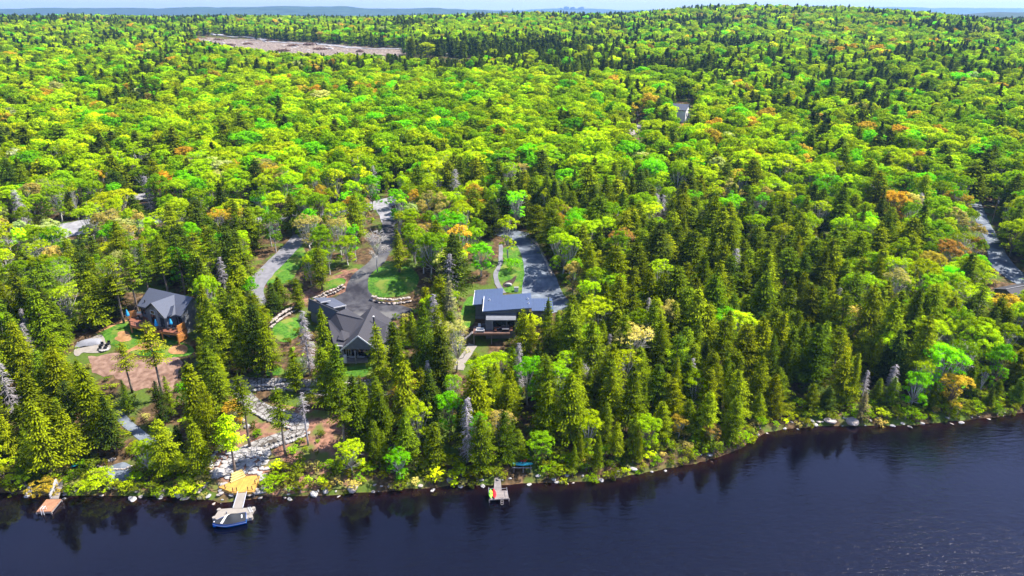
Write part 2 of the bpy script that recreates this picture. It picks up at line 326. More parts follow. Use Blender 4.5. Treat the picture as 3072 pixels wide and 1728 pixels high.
# ---------------------------------------------------------------- object helpers
def tag(o, label=None, cat=None, group=None, kind=None):
    if label: o['label'] = label
    if cat: o['category'] = cat
    if group: o['group'] = group
    if kind: o['kind'] = kind
    return o
def empty(name, loc=(0, 0, 0), label=None, cat=None, group=None):
    o = bpy.data.objects.new(name, None); COL.objects.link(o); o.location = loc; o.empty_display_size = .5
    return tag(o, label, cat, group)
def link(name, me, parent=None, mats=None, loc=None):
    if mats is not None and len(me.materials) == 0:
        for m_ in (mats if isinstance(mats, (list, tuple)) else [mats]): me.materials.append(m_)
    o = bpy.data.objects.new(name, me); COL.objects.link(o)
    if parent: o.parent = parent
    if loc is not None: o.location = loc
    return o
class MB:
    """collects shapes given in world coordinates; build() makes ONE mesh relative to the parent's origin"""
    def __init__(s): s.v = []; s.f = []
    def add(s, v, f):
        k = len(s.v); s.v += [tuple(float(c) for c in p) for p in v]; s.f += [tuple(i + k for i in q) for q in f]; return s
    def hexa(s, b, t):
        """b, t: 4 bottom and 4 top points"""
        return s.add(list(b) + list(t), [(3, 2, 1, 0), (4, 5, 6, 7), (0, 1, 5, 4), (1, 2, 6, 5), (2, 3, 7, 6), (3, 0, 4, 7)])
    def prism(s, poly, z0, z1):
        n = len(poly)
        b = [(p[0], p[1], z0) for p in poly]; t = [(p[0], p[1], z1) for p in poly]
        return s.add(b + t, [tuple(range(n - 1, -1, -1)), tuple(range(n, 2 * n))] + [(i, (i + 1) % n, (i + 1) % n + n, i + n) for i in range(n)])
    def slab(s, pts, th):
        """any planar-ish polygon thickened downwards"""
        n = len(pts); pts = [np.asarray(p, float) for p in pts]; dn = [p - np.array([0, 0, th]) for p in pts]
        return s.add(dn + pts, [tuple(range(n - 1, -1, -1)), tuple(range(n, 2 * n))] + [(i, (i + 1) % n, (i + 1) % n + n, i + n) for i in range(n)])
    def beam(s, p, q, w=.1, h=None):
        p = np.asarray(p, float); q = np.asarray(q, float); h = h or w
        d = q - p; L = np.linalg.norm(d) + 1e-9; d = d / L
        up = np.array([0, 0, 1.]) if abs(d[2]) < .9 else np.array([1., 0, 0])
        a = np.cross(d, up); a /= np.linalg.norm(a); b = np.cross(a, d)
        c = [p - a * w / 2 - b * h / 2, p + a * w / 2 - b * h / 2, p + a * w / 2 + b * h / 2, p - a * w / 2 + b * h / 2]
        return s.hexa(c, [x + d * L for x in c])
    def tube(s, pts, rads, n=6):
        k = len(s.v); pts = [np.asarray(p, float) for p in pts]
        for i, (p, r) in enumerate(zip(pts, rads)):
            d = pts[min(i + 1, len(pts) - 1)] - pts[max(i - 1, 0)]; d = d / (np.linalg.norm(d) + 1e-9)
            up = np.array([0, 0, 1.]) if abs(d[2]) < .9 else np.array([1., 0, 0])
            a = np.cross(d, up); a /= np.linalg.norm(a); b = np.cross(a, d)
            for j in range(n):
                t = 2 * math.pi * j / n; s.v.append(tuple(p + (a * math.cos(t) + b * math.sin(t)) * r))
        for i in range(len(pts) - 1):
            for j in range(n):
                s.f.append((k + i * n + j, k + i * n + (j + 1) % n, k + (i + 1) * n + (j + 1) % n, k + (i + 1) * n + j))
        s.f.append(tuple(k + j for j in range(n - 1, -1, -1))); s.f.append(tuple(k + (len(pts) - 1) * n + j for j in range(n)))
        return s
    def box(s, c, sx, sy, sz, rot=0):
        c = np.asarray(c, float); ca, sa = math.cos(rot), math.sin(rot)
        P = [(c[0] + x * ca - y * sa, c[1] + x * sa + y * ca) for x, y in ((-sx / 2, -sy / 2), (sx / 2, -sy / 2), (sx / 2, sy / 2), (-sx / 2, sy / 2))]
        return s.prism(P, c[2], c[2] + sz)
    def build(s, name, m, parent=None, smooth=False, origin=None, label=None):
        og = np.array(parent.location) if (parent is not None and parent.type == 'EMPTY') else (np.array(parent.parent.location) if parent is not None and parent.parent else (np.array(parent.location) if parent is not None else (np.zeros(3) if origin is None else np.asarray(origin, float))))
        me = bpy.data.meshes.new(name); me.from_pydata([tuple(np.array(p) - og) for p in s.v], [], s.f)
        me.validate(); me.update()
        if smooth: me.polygons.foreach_set('use_smooth', [True] * len(me.polygons))
        o = link(name, me, parent, m)
        if parent is None: o.location = tuple(og)
        if label: o['label'] = label
        return o

def np_mesh(name, V, F4, mats, tip=None, smooth=False, midx=None):
    me = bpy.data.meshes.new(name); V = np.asarray(V, np.float32); F4 = np.asarray(F4, np.int32)
    me.vertices.add(len(V)); me.vertices.foreach_set('co', V.ravel())
    me.loops.add(F4.size); me.loops.foreach_set('vertex_index', F4.ravel())
    me.polygons.add(len(F4)); me.polygons.foreach_set('loop_start', np.arange(0, F4.size, F4.shape[1], dtype=np.int32))
    me.polygons.foreach_set('loop_total', np.full(len(F4), F4.shape[1], np.int32))
    for m_ in mats: me.materials.append(m_)
    if midx is not None: me.polygons.foreach_set('material_index', np.asarray(midx, np.int32))
    if smooth: me.polygons.foreach_set('use_smooth', np.ones(len(F4), bool))
    me.update(calc_edges=True)
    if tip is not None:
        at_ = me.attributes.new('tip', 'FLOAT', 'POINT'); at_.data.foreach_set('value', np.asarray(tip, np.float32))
    return me

# ---------------------------------------------------------------- ground sheet, water, hills
def build_ground():
    ys = list(np.arange(-260, 60, 20.)) + list(np.arange(60, 280, 1.))
    y = 280.; st = 1.
    while y < 24000: ys.append(y); st *= 1.011; y += min(st, 900)
    ys = np.array(ys); nu = 521; u = np.linspace(-1, 1, nu)
    hw = np.maximum(260, ys * 1.15)
    X = u[None, :] * hw[:, None]; Y = np.repeat(ys[:, None], nu, 1)
    Z = terrain(X, Y)
    V = np.stack([X, Y, Z], -1).reshape(-1, 3); ny = len(ys)
    i = np.arange(ny - 1)[:, None] * nu + np.arange(nu - 1)[None, :]; i = i.ravel()
    F = np.stack([i, i + 1, i + nu + 1, i + nu], -1)
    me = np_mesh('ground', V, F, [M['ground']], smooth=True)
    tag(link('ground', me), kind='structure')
build_ground()
wm = MB().add([(-900, -300, 0), (900, -300, 0), (900, 330, 0), (-900, 330, 0)], [(0, 1, 2, 3)])
tag(wm.build('water', M['water']), kind='structure')

def build_hills():
    # far wooded ridges, several kilometres away: (name, base distance, list of (azimuth tangent, summit height))
    def ridge(name, D, prof, width, seed):
        xs = np.linspace(-1.25, 1.25, 420); ts = np.linspace(-1, 1, 26)
        A = np.array(prof); H = np.interp(xs, A[:, 0], A[:, 1])
        V = []
        for t in ts:
            for x, h in zip(xs, H):
                yy = D + t * width; xx = x * D * (1 + .02 * t)
                b = max(0., 1 - abs(t) ** 1.6)
                V.append((xx, yy, h * b - 6 + b * (float(vn(xx, yy, 260, seed)) * 5 + float(vn(xx, yy, 70, seed + 1)) * 3.0)))
        n = len(xs); i = (np.arange(len(ts) - 1)[:, None] * n + np.arange(n - 1)[None, :]).ravel()
        me = np_mesh(name, V, np.stack([i, i + 1, i + n + 1, i + n], -1), [M['far_wood']], smooth=False)
        tag(link(name, me), kind='structure')
    T = lambda px: (px - 1536) / 2048 * 1.0 / cp_ * cp_
    # heights: a pixel row y is CAMZ + (27 - y) * D / 2048
    hh = lambda D, y: CAMZ + 6 + (27 - y) * D / 2048
    D = 5200
    pr = [(-1536, 30), (0, 30), (150, 27), (240, 25), (400, 25), (520, 26), (600, 22), (760, 24), (900, 21), (1000, 20), (1060, 20), (1150, 27), (1250, 27), (1330, 25), (1440, 30), (1560, 36), (1800, 42), (4500, 42)]
    ridge('hills', D, [(T(a), hh(D, b)) for a, b in pr], 900, 11)
    D = 9500
    pr = [(-1536, 27), (0, 27), (900, 27), (1400, 31), (1560, 30), (1640, 26), (1760, 26), (1830, 30), (2100, 28), (2300, 25), (2600, 22), (2700, 24), (3072, 25), (4500, 24)]
    ridge('hills', D, [(T(a), hh(D, b)) for a, b in pr], 1500, 21)
    D = 2600
    pr = [(-1536, 70), (2300, 75), (2680, 46), (2780, 36), (2850, 34), (2950, 33), (3072, 34), (4500, 34)]
    ridge('hills', D, [(T(a), hh(D, b) - 4) for a, b in pr], 500, 31)
    # city blocks on the horizon
    D = 9000
    base = None
    for k, (px, w, yt) in enumerate([(1672, 5, 25), (1687, 14, 21.5), (1700, 5, 24), (1706, 9, 22.5), (1722, 4, 24), (1730, 12, 22.5), (1538, 3, 26)]):
        wd = w * D / 2048; x = (px - 1536) / 2048 * D; ht = CAMZ + (27 - yt) * D / 2048
        b = MB().prism([(x - wd / 2, D, 0), (x + wd / 2, D, 0), (x + wd / 2, D + 30, 0), (x - wd / 2, D + 30, 0)], 20, ht)
        b.prism([(x - wd / 4, D + 8, 0), (x + wd / 5, D + 8, 0), (x + wd / 5, D + 22, 0), (x - wd / 4, D + 22, 0)], ht, ht + 6)
        lab = ['narrow pale tower left of the widest block on the hazy skyline', 'widest pale high-rise block on the hazy horizon', 'slim tower just right of the widest skyline block', 'mid-width block in the middle of the hazy skyline',
               'thin low tower between two wider skyline blocks', 'flat pale block at the right end of the hazy skyline', 'lone thin tower far left of the rest of the hazy skyline'][k]
        tag(b.build('distant_tower', M['far_concrete'], origin=(x, D, 20)), lab, 'high-rise', 'city blocks on the far horizon')
build_hills()

def haze():
    m = bpy.data.materials.new('haze_air'); m.use_nodes = True; nt = m.node_tree; nt.nodes.clear()
    o = nt.nodes.new('ShaderNodeOutputMaterial'); v = nt.nodes.new('ShaderNodeVolumePrincipled')
    v.inputs['Color'].default_value = (.30, .58, 1, 1); v.inputs['Density'].default_value = HAZE; v.inputs['Anisotropy'].default_value = .2
    nt.links.new(v.outputs[0], o.inputs['Volume'])
    b = MB().prism([(-16000, -400), (16000, -400), (16000, 12000), (-16000, 12000)], -12, 175)
    tag(b.build('haze', m), kind='stuff')
HAZE = 6.5e-5
# ---------------------------------------------------------------- patches draped on the ground
OFF = {'n': 0}
def chaikin(P, n=2):
    P = [np.array(p, float) for p in P]
    for _ in range(n):
        Q = []
        for i in range(len(P)):
            a, b = P[i], P[(i + 1) % len(P)]; Q += [a * .75 + b * .25, a * .25 + b * .75]
        P = Q
    return P
def inpoly(x, y, poly):
    x = np.asarray(x, float); y = np.asarray(y, float); c = np.zeros(x.shape, bool); n = len(poly)
    for i in range(n):
        x0, y0 = poly[i][0], poly[i][1]; x1, y1 = poly[(i + 1) % n][0], poly[(i + 1) % n][1]
        if y0 == y1: continue
        c ^= ((y0 > y) != (y1 > y)) & (x < (x1 - x0) * (y - y0) / (y1 - y0) + x0)
    return c
CLEAR = []      # world polygons where no tree may stand
def patch(name, px, mat, lift=.06, smooth=2, grid=1.0, clear=True, world=False, jag=.25):
    W = [np.array(p[:2], float) for p in px] if world else [at(a, b)[:2] for a, b in px]
    W = chaikin(W, smooth) if smooth else W
    # ragged natural edge
    P = []
    for i in range(len(W)):
        a, b = W[i], W[(i + 1) % len(W)]; L = np.linalg.norm(b - a); k = max(1, int(L / 1.2))
        for j in range(k):
            q = a + (b - a) * j / k
            P.append(q + jag * np.array([float(vn(q[0], q[1], 1.7, 5)), float(vn(q[0], q[1], 1.7, 6))]))
    A = np.array(P); x0, y0 = A.min(0); x1, y1 = A.max(0)
    gx, gy = np.meshgrid(np.arange(x0, x1, grid), np.arange(y0, y1, grid)); ins = inpoly(gx, gy, P)
    pts = [Vector(p) for p in P] + [Vector((a, b)) for a, b in zip(gx[ins], gy[ins])]
    n = len(P)
    vs, es, fs, *_ = delaunay_2d_cdt(pts, [(i, (i + 1) % n) for i in range(n)], [], 1, 1e-5)
    XY = np.array([(v.x, v.y) for v in vs]); Z = terrain(XY[:, 0], XY[:, 1]) + lift
    c = XY.mean(0)
    me = bpy.data.meshes.new(name); me.from_pydata([(a, b, z) for (a, b), z in zip(XY, Z)], [], fs); me.update()
    for p in me.polygons: p.use_smooth = True
    o = link(name, me, None, M[mat]); tag(o, kind='structure')
    if clear: CLEAR.append(P)
    return o
def ribbon(name, px, width, mat, lift=.07, clear=True, world=False, kind='structure', widths=None):
    W = np.array([p[:2] for p in px] if world else [at(a, b)[:2] for a, b in px])
    L = np.r_[0, np.cumsum(np.linalg.norm(np.diff(W, axis=0), axis=1))]
    n = max(4, int(L[-1] / 1.0)); t = np.linspace(0, L[-1], n)
    k = max(1, n // 40)
    C = np.stack([np.interp(t, L, W[:, 0]), np.interp(t, L, W[:, 1])], -1)
    for _ in range(6):
        C[1:-1] = (C[:-2] + C[1:-1] * 2 + C[2:]) / 4
    w = np.interp(t, L, widths) if widths else np.full(n, float(width))
    D = np.gradient(C, axis=0); D /= np.linalg.norm(D, axis=1)[:, None]; N = np.stack([-D[:, 1], D[:, 0]], -1)
    m = 7; s = np.linspace(-.5, .5, m)
    P = C[:, None, :] + N[:, None, :] * (w[:, None] * s[None, :])[:, :, None]
    jit = np.stack([vn(P[..., 0], P[..., 1], 2, 8), vn(P[..., 0], P[..., 1], 2, 9)], -1) * .15
    P[:, [0, -1]] += jit[:, [0, -1]]
    Z = terrain(P[..., 0], P[..., 1]) + lift
    V = np.concatenate([P, Z[..., None]], -1).reshape(-1, 3)
    i = (np.arange(n - 1)[:, None] * m + np.arange(m - 1)[None, :]).ravel()
    me = np_mesh(name, V, np.stack([i, i + 1, i + m + 1, i + m], -1), [M[mat]], smooth=True)
    o = link(name, me); tag(o, kind=kind)
    if clear: CLEAR.append([tuple(p) for p in P[:, 0]] + [tuple(p) for p in P[::-1, -1]])
    return o

# house 1 garden
patch('dirt_patch', [(255, 1068), (330, 1055), (420, 1080), (480, 1072), (550, 1078), (545, 1110), (515, 1140), (530, 1175), (480, 1185), (440, 1160), (400, 1165), (350, 1130), (300, 1125), (262, 1100)], 'dirt', .05, smooth=1, jag=1.1)
patch('lawn', [(392, 962), (350, 975), (310, 992), (305, 1012), (318, 1030), (352, 1040), (400, 1062), (455, 1072), (520, 1075), (570, 1068), (585, 1050), (560, 1030), (500, 1020), (430, 990)], 'grass', .08)
patch('bare_earth', [(352, 998), (375, 992), (392, 1003), (398, 1018), (380, 1028), (345, 1024), (340, 1016), (355, 1010)], 'tan_earth', .11)
patch('bare_earth', [(508, 1040), (540, 1034), (562, 1038), (562, 1062), (530, 1066), (508, 1060)], 'tan_earth', .11)
patch('bare_earth', [(440, 1024), (480, 1020), (492, 1030), (470, 1046), (400, 1052), (385, 1060), (378, 1055), (400, 1042)], 'tan_earth', .115)
patch('gravel_terrace', [(228, 1035), (300, 1003), (312, 1010), (312, 1026), (338, 1040), (318, 1056), (270, 1060), (250, 1055), (238, 1070), (222, 1066)], 'beige', .10)
patch('earth_bank', [(285, 998), (330, 975), (375, 955), (385, 962), (350, 978), (312, 990), (290, 1004)], 'tan_earth', .06)
# drives and roads
ribbon('driveway', [(905, 705), (880, 735), (840, 775), (800, 815), (772, 845), (757, 880), (770, 920)], 5.2, 'pale_asphalt', .10)
patch('lawn', [(900, 715), (885, 752), (842, 800), (800, 842), (800, 860), (870, 850), (900, 800), (920, 760)], 'grass', .06)
ribbon('gravel_road', [(-250, 800), (-60, 745), (70, 712), (150, 690), (260, 672), (330, 655), (520, 660), (700, 662), (850, 655), (980, 642), (1100, 622), (1170, 606), (1290, 560), (1420, 500)], 7.0, 'pale_gravel', .09, widths=[6, 6, 6, 6, 6, 5, 5, 5, 5, 7, 8, 9, 5, 5])
patch('gravel_road', [(1122, 618), (1140, 604), (1165, 606), (1180, 640), (1186, 690), (1160, 712), (1150, 690), (1140, 650)], 'pale_gravel', .12)
patch('gravel_lot', [(90, 722), (110, 690), (190, 672), (260, 658), (292, 655), (318, 690), (280, 700), (190, 712), (120, 740)], 'pale_gravel', .12)
patch('gravel_lot', [(380, 590), (440, 578), (500, 590), (470, 602), (400, 602)], 'pale_gravel', .12)
ribbon('driveway', [(1168, 660), (1168, 700), (1158, 745), (1130, 790), (1095, 815), (1074, 842), (1068, 880), (1075, 905)], 6.0, 'asphalt', .15, widths=[4.4, 4.4, 4.4, 4.4, 4.6, 5, 6.2, 8])
patch('courtyard', [(1045, 872), (1098, 872), (1110, 895), (1165, 912), (1235, 922), (1240, 945), (1180, 960), (1100, 968), (1020, 935), (980, 905), (1020, 885)], 'asphalt', .12)
patch('lawn', [(1110, 800), (1150, 782), (1215, 790), (1262, 830), (1250, 875), (1190, 893), (1130, 893), (1104, 880), (1100, 845)], 'grass', .07)
patch('bare_earth', [(1165, 698), (1205, 688), (1206, 705), (1168, 730)], 'tan_earth', .1)
patch('earth_bank', [(930, 870), (985, 830), (1060, 800), (1085, 815), (1060, 850), (1045, 880), (990, 890), (900, 905), (860, 935), (845, 930), (900, 880)], 'litter', .05)
patch('lawn', [(970, 852), (1010, 835), (1040, 838), (1035, 856), (985, 872), (965, 870)], 'grass', .09)
patch('lawn', [(812, 985), (845, 962), (900, 950), (905, 1000), (870, 1030), (822, 1020)], 'grass', .07)
patch('lawn', [(990, 1100), (1090, 1098), (1180, 1104), (1180, 1128), (1100, 1132), (990, 1126)], 'grass', .07)
patch('lawn', [(795, 1105), (850, 1100), (860, 1128), (800, 1130)], 'grass', .07)
ribbon('driveway', [(1470, 682), (1510, 700), (1560, 706), (1588, 740), (1605, 780), (1618, 820), (1622, 860), (1632, 900), (1680, 935)], 7.0, 'blue_gravel', .09, widths=[6, 6, 6.5, 6.5, 7, 8, 10, 11, 9])
patch('lawn', [(1500, 742), (1560, 735), (1580, 790), (1585, 845), (1570, 876), (1520, 880), (1492, 850), (1490, 815), (1515, 790)], 'grass', .06)
patch('lawn', [(1388, 905), (1425, 880), (1428, 960), (1405, 990), (1378, 985)], 'grass', .07)
ribbon('footpath', [(1502, 735), (1502, 790), (1492, 812), (1482, 832), (1496, 858), (1512, 880)], 1.3, 'pale_asphalt', .12)
patch('mulch_bed', [(1508, 852), (1530, 842), (1548, 826), (1550, 838), (1538, 856), (1520, 866), (1508, 862)], 'mulch', .11)
ribbon('gravel_road', [(2860, 470), (2905, 560), (2930, 620), (2945, 660), (2975, 715), (2990, 760), (3010, 800), (3060, 840), (3120, 870)], 6.0, 'blue_gravel', .09, widths=[3, 3, 4, 4, 4, 5, 7, 7, 6])
patch('gravel_yard', [(1880, 385), (1935, 358), (1938, 372), (1915, 395), (1900, 408), (1885, 398)], 'beige', .15)
# cleared lot near the skyline
patch('cleared_land', [(570, 122), (640, 112), (760, 118), (900, 128), (1000, 134), (1120, 143), (1250, 155), (1220, 168), (1100, 172), (980, 168), (860, 166), (740, 150), (640, 145)], 'debris', .5, grid=8, jag=9)
ribbon('gravel_road', [(600, 96), (640, 103), (740, 112), (900, 132), (1000, 138), (1150, 148), (1300, 158), (1460, 170)], 7, 'pale_gravel', .8)
# lakeside terraces
STEP_PATH = [(700, 1135), (722, 1170), (742, 1206), (790, 1235), (850, 1250), (895, 1258), (915, 1272), (908, 1296), (870, 1308), (800, 1330), (760, 1345), (712, 1365), (690, 1390), (705, 1425)]
patch('stone_terrace', [(690, 1135), (760, 1128), (830, 1140), (950, 1138), (1100, 1140), (1200, 1145), (1215, 1175), (1130, 1195), (1000, 1190), (900, 1178), (790, 1168), (740, 1180), (700, 1170)], 'stone_path', .05)
patch('needle_floor', [(560, 1180), (700, 1190), (900, 1225), (1040, 1240), (1130, 1260), (1120, 1330), (1100, 1400), (1080, 1462), (950, 1476), (780, 1484), (640, 1490), (600, 1440), (640, 1380), (600, 1300)], 'litter', .035, clear=False)
ribbon('stone_path', STEP_PATH, 3.2, 'stone_path', .12)
ribbon('stone_path', [(1420, 1035), (1400, 1060), (1385, 1085), (1375, 1110)], 2.2, 'beige', .10)
ribbon('stone_path', [(345, 1235), (375, 1265), (410, 1295), (440, 1320), (500, 1345), (545, 1360)], 1.8, 'blue_gravel', .10)
patch('stone_terrace', [(325, 1400), (375, 1385), (400, 1400), (395, 1440), (345, 1452), (315, 1440)], 'blue_gravel', .10)

# ---------------------------------------------------------------- rocks
def rock_mesh(seed, mat, flat=.7):
    import bmesh
    bm = bmesh.new(); bmesh.ops.create_icosphere(bm, subdivisions=2, radius=1)
    sd = Vector((seed * 3.1, seed * 1.7, seed * .9))
    for v in bm.verts:
        n = mnoise.noise(v.co * .9 + sd) * .45 + mnoise.noise(v.co * 2.3 + sd) * .18
        v.co *= 1 + n; v.co.z *= flat; v.co.x *= 1.15
    me = bpy.data.meshes.new('boulder'); bm.to_mesh(me); bm.free(); me.materials.append(M[mat]); return me
ROCKS = [rock_mesh(k, 'rock', .55 + .07 * k) for k in range(6)] + [rock_mesh(k + 9, 'tan_rock', .6) for k in range(3)]
def rock_geo(k):
    me = ROCKS[k]; V = np.array([v.co[:] for v in me.vertices]); F = [tuple(p.vertices) for p in me.polygons]; return V, F
RG = [rock_geo(k) for k in range(len(ROCKS))]
def wall_of_rocks(name, px, h, label, size=.55, depth=.8, mat='tan_rock', cat='retaining wall', rows=None, step=None, dense=1.0):
    """a dry-stone retaining wall: one thing made of stacked boulders"""
    W = np.array([at(a, b)[:2] for a, b in px]); L = np.r_[0, np.cumsum(np.linalg.norm(np.diff(W, axis=0), axis=1))]
    mb = MB(); t = 0
    rows = rows or max(1, int(h / (size * 1.2)))
    for r_ in range(rows):
        t = random.random() * size
        while t < L[-1]:
            s = size * random.uniform(.7, 1.25); x = np.interp(t, L, W[:, 0]); y = np.interp(t, L, W[:, 1])
            back = r_ * depth / rows
            V, F = RG[random.randrange(len(RG))]; a = random.random() * 6.28; ca, sa = math.cos(a), math.sin(a)
            Q = V * np.array([s * .72, s * .6, s * .62]); Q = np.stack([Q[:, 0] * ca - Q[:, 1] * sa, Q[:, 0] * sa + Q[:, 1] * ca, Q[:, 2]], -1)
            yb = y + back + random.uniform(-.15, .15)
            Q = Q + np.array([x, yb, float(terrain(x, y)) + .15 + r_ * h / rows + s * .2])
            mb.add(Q, F); t += s * 1.15 / dense
    o0 = at(*px[len(px) // 2])
    return tag(mb.build(name, M[mat], origin=o0), label, cat)
reseed(21)
wall_of_rocks('retaining_wall', [(812, 985), (838, 962), (875, 938), (905, 925)], 2.0, 'pale boulder retaining wall curving down left of the garage wing and small lawn', .6)
wall_of_rocks('retaining_wall', [(935, 905), (975, 890), (1010, 876), (1032, 864)], 1.4, 'pale boulder wall under the grass bank left of the dark driveway', .55)
wall_of_rocks('retaining_wall', [(1112, 900), (1140, 910), (1180, 913), (1220, 908), (1234, 905)], 1.7, 'boulder retaining wall between the lawn and the right side of the courtyard', .6)
wall_of_rocks('retaining_wall', [(700, 1178), (770, 1172), (860, 1168), (960, 1172), (1060, 1185), (1140, 1200)], 1.5, 'long stacked-stone wall below the terrace of the house with the courtyard', .55, mat='rock')
wall_of_rocks('retaining_wall', [(880, 1155), (980, 1152), (1080, 1155), (1190, 1160)], 1.1, 'upper stone wall under the front lawn of the house with the courtyard', .5)
wall_of_rocks('stone_edging', [(722, 1205), (760, 1240), (800, 1262), (850, 1280), (885, 1290)], .6, 'boulder edging along the lower side of the upper zigzag path', .5, mat='rock', cat='stone edging')
wall_of_rocks('stone_edging', [(930, 1300), (900, 1318), (850, 1332), (800, 1352), (790, 1362)], .7, 'boulder edging under the stone steps at the bend of the path', .55, mat='rock', cat='stone edging')
wall_of_rocks('stone_edging', [(665, 1335), (640, 1370), (632, 1410), (640, 1440)], .7, 'boulder edging left of the flat stones above the yellow deck', .6, mat='rock', cat='stone edging')
wall_of_rocks('stone_edging', [(1590, 715), (1620, 745), (1640, 790), (1655, 830)], .5, 'reddish stones edging the right side of the blue-grey gravel driveway', .5, cat='stone edging')
wall_of_rocks('stone_edging', [(290, 1400), (335, 1412), (372, 1410), (400, 1402)], .4, 'low curved stone edging across the small gravel terrace by the left shore', .35, cat='stone edging')
def riprap():
    """sloping field of flat set stones above the new deck"""
    mb = MB(); poly = [(640, 1392), (690, 1345), (775, 1335), (800, 1368), (806, 1405), (796, 1436), (740, 1424), (690, 1438), (645, 1442)]
    W = [at(a, b)[:2] for a, b in poly]; A = np.array(W); x0, y0 = A.min(0); x1, y1 = A.max(0)
    x = x0
    while x < x1:
        y = y0
        while y < y1:
            qx = x + random.uniform(-.3, .3); qy = y + random.uniform(-.3, .3)
            if inpoly(qx, qy, W):
                V, F = RG[random.randrange(len(RG))]; s = random.uniform(.42, .72); a = random.random() * 6.28; ca, sa = math.cos(a), math.sin(a)
                Q = V * np.array([s, s * .85, s * .4]); Q = np.stack([Q[:, 0] * ca - Q[:, 1] * sa, Q[:, 0] * sa + Q[:, 1] * ca, Q[:, 2]], -1)
                mb.add(Q + np.array([qx, qy, float(terrain(qx, qy)) + .1]), F)
            y += .95
        x += .95
    tag(mb.build('stone_slope', M['rock'], origin=at(740, 1390)), 'slope of closely set pale stones between the zigzag path and the yellow deck', 'stone slope')
    CLEAR.append(W)
riprap()
# stone steps on the lower leg of the path
st = MB()
for k in range(9):
    a = at(903 - k * 13.5, 1297 + k * 4.2)
    st.box((a[0], a[1], a[2] - .1), .75, 2.6, .32, math.radians(-28))
tag(st.build('stone_steps', M['stone_path'], origin=at(860, 1310)), 'flight of broad grey stone steps on the lakeside zigzag path', 'steps')

def boulder(px, py, s, label, group=None, k=None, flat=None, z=None):
    p = at(px, py); o = bpy.data.objects.new('boulder', ROCKS[random.randrange(len(ROCKS)) if k is None else k]); COL.objects.link(o)
    o.location = (p[0], p[1], (p[2] if z is None else z) + s * .15)
    o.scale = (s * random.uniform(.85, 1.2), s * random.uniform(.8, 1.1), s * random.uniform(.75, 1.05) * (flat or 1)); o.rotation_euler = (random.uniform(-.2, .2), random.uniform(-.2, .2), random.uniform(0, 6.28))
    return tag(o, label, 'boulder', group)
for a in [(540, 1482, 1.25, 'largest pale boulder at the water edge between the brown dock and the yellow deck'), (624, 1432, .9, 'white upright boulder left of the yellow deck'),
          (655, 1420, 1.3, 'big grey boulder just above the left corner of the yellow deck'), (942, 1484, .95, 'pale boulder in the shallows right of the boat dock'),
          (1058, 1466, 1.2, 'large pale boulder on the shore right of the boat dock'), (2555, 1266, 1.5, 'largest blue-white boulder on the far right shoreline'),
          (2490, 1264, 1.3, 'broad brown-grey boulder left of the blue-white one on the right shore'), (2445, 1275, .7, 'low flat rock on the right shore left of two big boulders'),
          (726, 1265, 1.0, 'round pale boulder above the lower bend of the stone path'), (742, 1281, .8, 'flat tan boulder beside the round pale one inside the path bend'),
          (1525, 855, 1.1, 'tan boulder in the mulch bed behind the blue-roofed house'), (335, 1380, .7, 'squared pale rock above the small gravel terrace'),
          (650, 862, 1.0, 'white boulder on the grass edge behind the left house'), (745, 823, .8, 'small white boulder beside the pale driveway'), (400, 1502, .9, 'flat rock just under the water off the left shore'),
          (1230, 735, 1.4, 'grey boulder left of the orange trees above the dark driveway'), (803, 1362, .9, 'rounded grey boulder at the top right corner of the stone slope')]:
    boulder(a[0], a[1], a[2] * .8, a[3])
segs = [(60, 200, 'small rocks along the shore left of the brown dock', 'left of the brown dock'), (215, 520, 'shore rocks between the brown dock and the largest pale boulder', 'right of the brown dock'),
        (560, 800, 'stones at the foot of the yellow deck', 'at the foot of the yellow deck'), (800, 1250, 'shore rocks between the boat and the kayak dock', 'right of the boat dock'),
        (1250, 1640, 'shore rocks around the kayak dock', 'beside the kayak dock'), (1640, 2180, 'rocks along the bending shore right of the kayak dock', 'on the bending shore'), (2260, 3060, 'rocks along the straight right-hand shore', 'on the right-hand shore')]
SHP = np.array(SHORE_PX, float)
for (a, b, grp, wh) in segs:
    n = {560: 60, 2260: 46, 800: 26}.get(a, 17)
    for _ in range(n):
        px = random.uniform(a, b); py = np.interp(px, SHP[:, 0], SHP[:, 1])
        w = on_plane(px, py, 0); s = random.choice([.2, .25, .3, .36, .5]) * random.uniform(.7, 1.2)
        if a == 560: s *= 1.05
        q = np.array([w[0] + random.uniform(-.5, .5), w[1] + random.uniform(-.9, 1.3 if a != 560 else 3.5), 0])
        o = bpy.data.objects.new('rock', ROCKS[random.randrange(len(ROCKS))]); COL.objects.link(o)
        o.location = (q[0], q[1], float(terrain(q[0], q[1])) + s * .2); o.scale = (s * 1.1, s * random.uniform(.7, 1.1), s * .8); o.rotation_euler = (0, 0, random.random() * 6.28)
        tag(o, ('small' if s < .4 else 'middling') + ' weathered rock ' + wh, 'rock', ('small ' if s < .4 else 'middling ') + grp)
for k in range(26):      # stumps and stones left on the cleared ground
    p_ = (random.uniform(610, 1080), 0); y_ = np.interp(p_[0], [600, 1000, 1200], [122, 146, 160]) + random.uniform(-8, 12); q_ = at(p_[0], y_)
    if q_ is None: continue
    o = bpy.data.objects.new('rock', ROCKS[k % len(ROCKS)]); COL.objects.link(o); s_ = random.uniform(.9, 2.2); o.location = (q_[0], q_[1], q_[2] + .4); o.scale = (s_ * 1.3, s_, s_ * .8)
    tag(o, 'pale boulder lying loose on the distant cleared ground', 'boulder', 'loose boulders on the cleared ground')
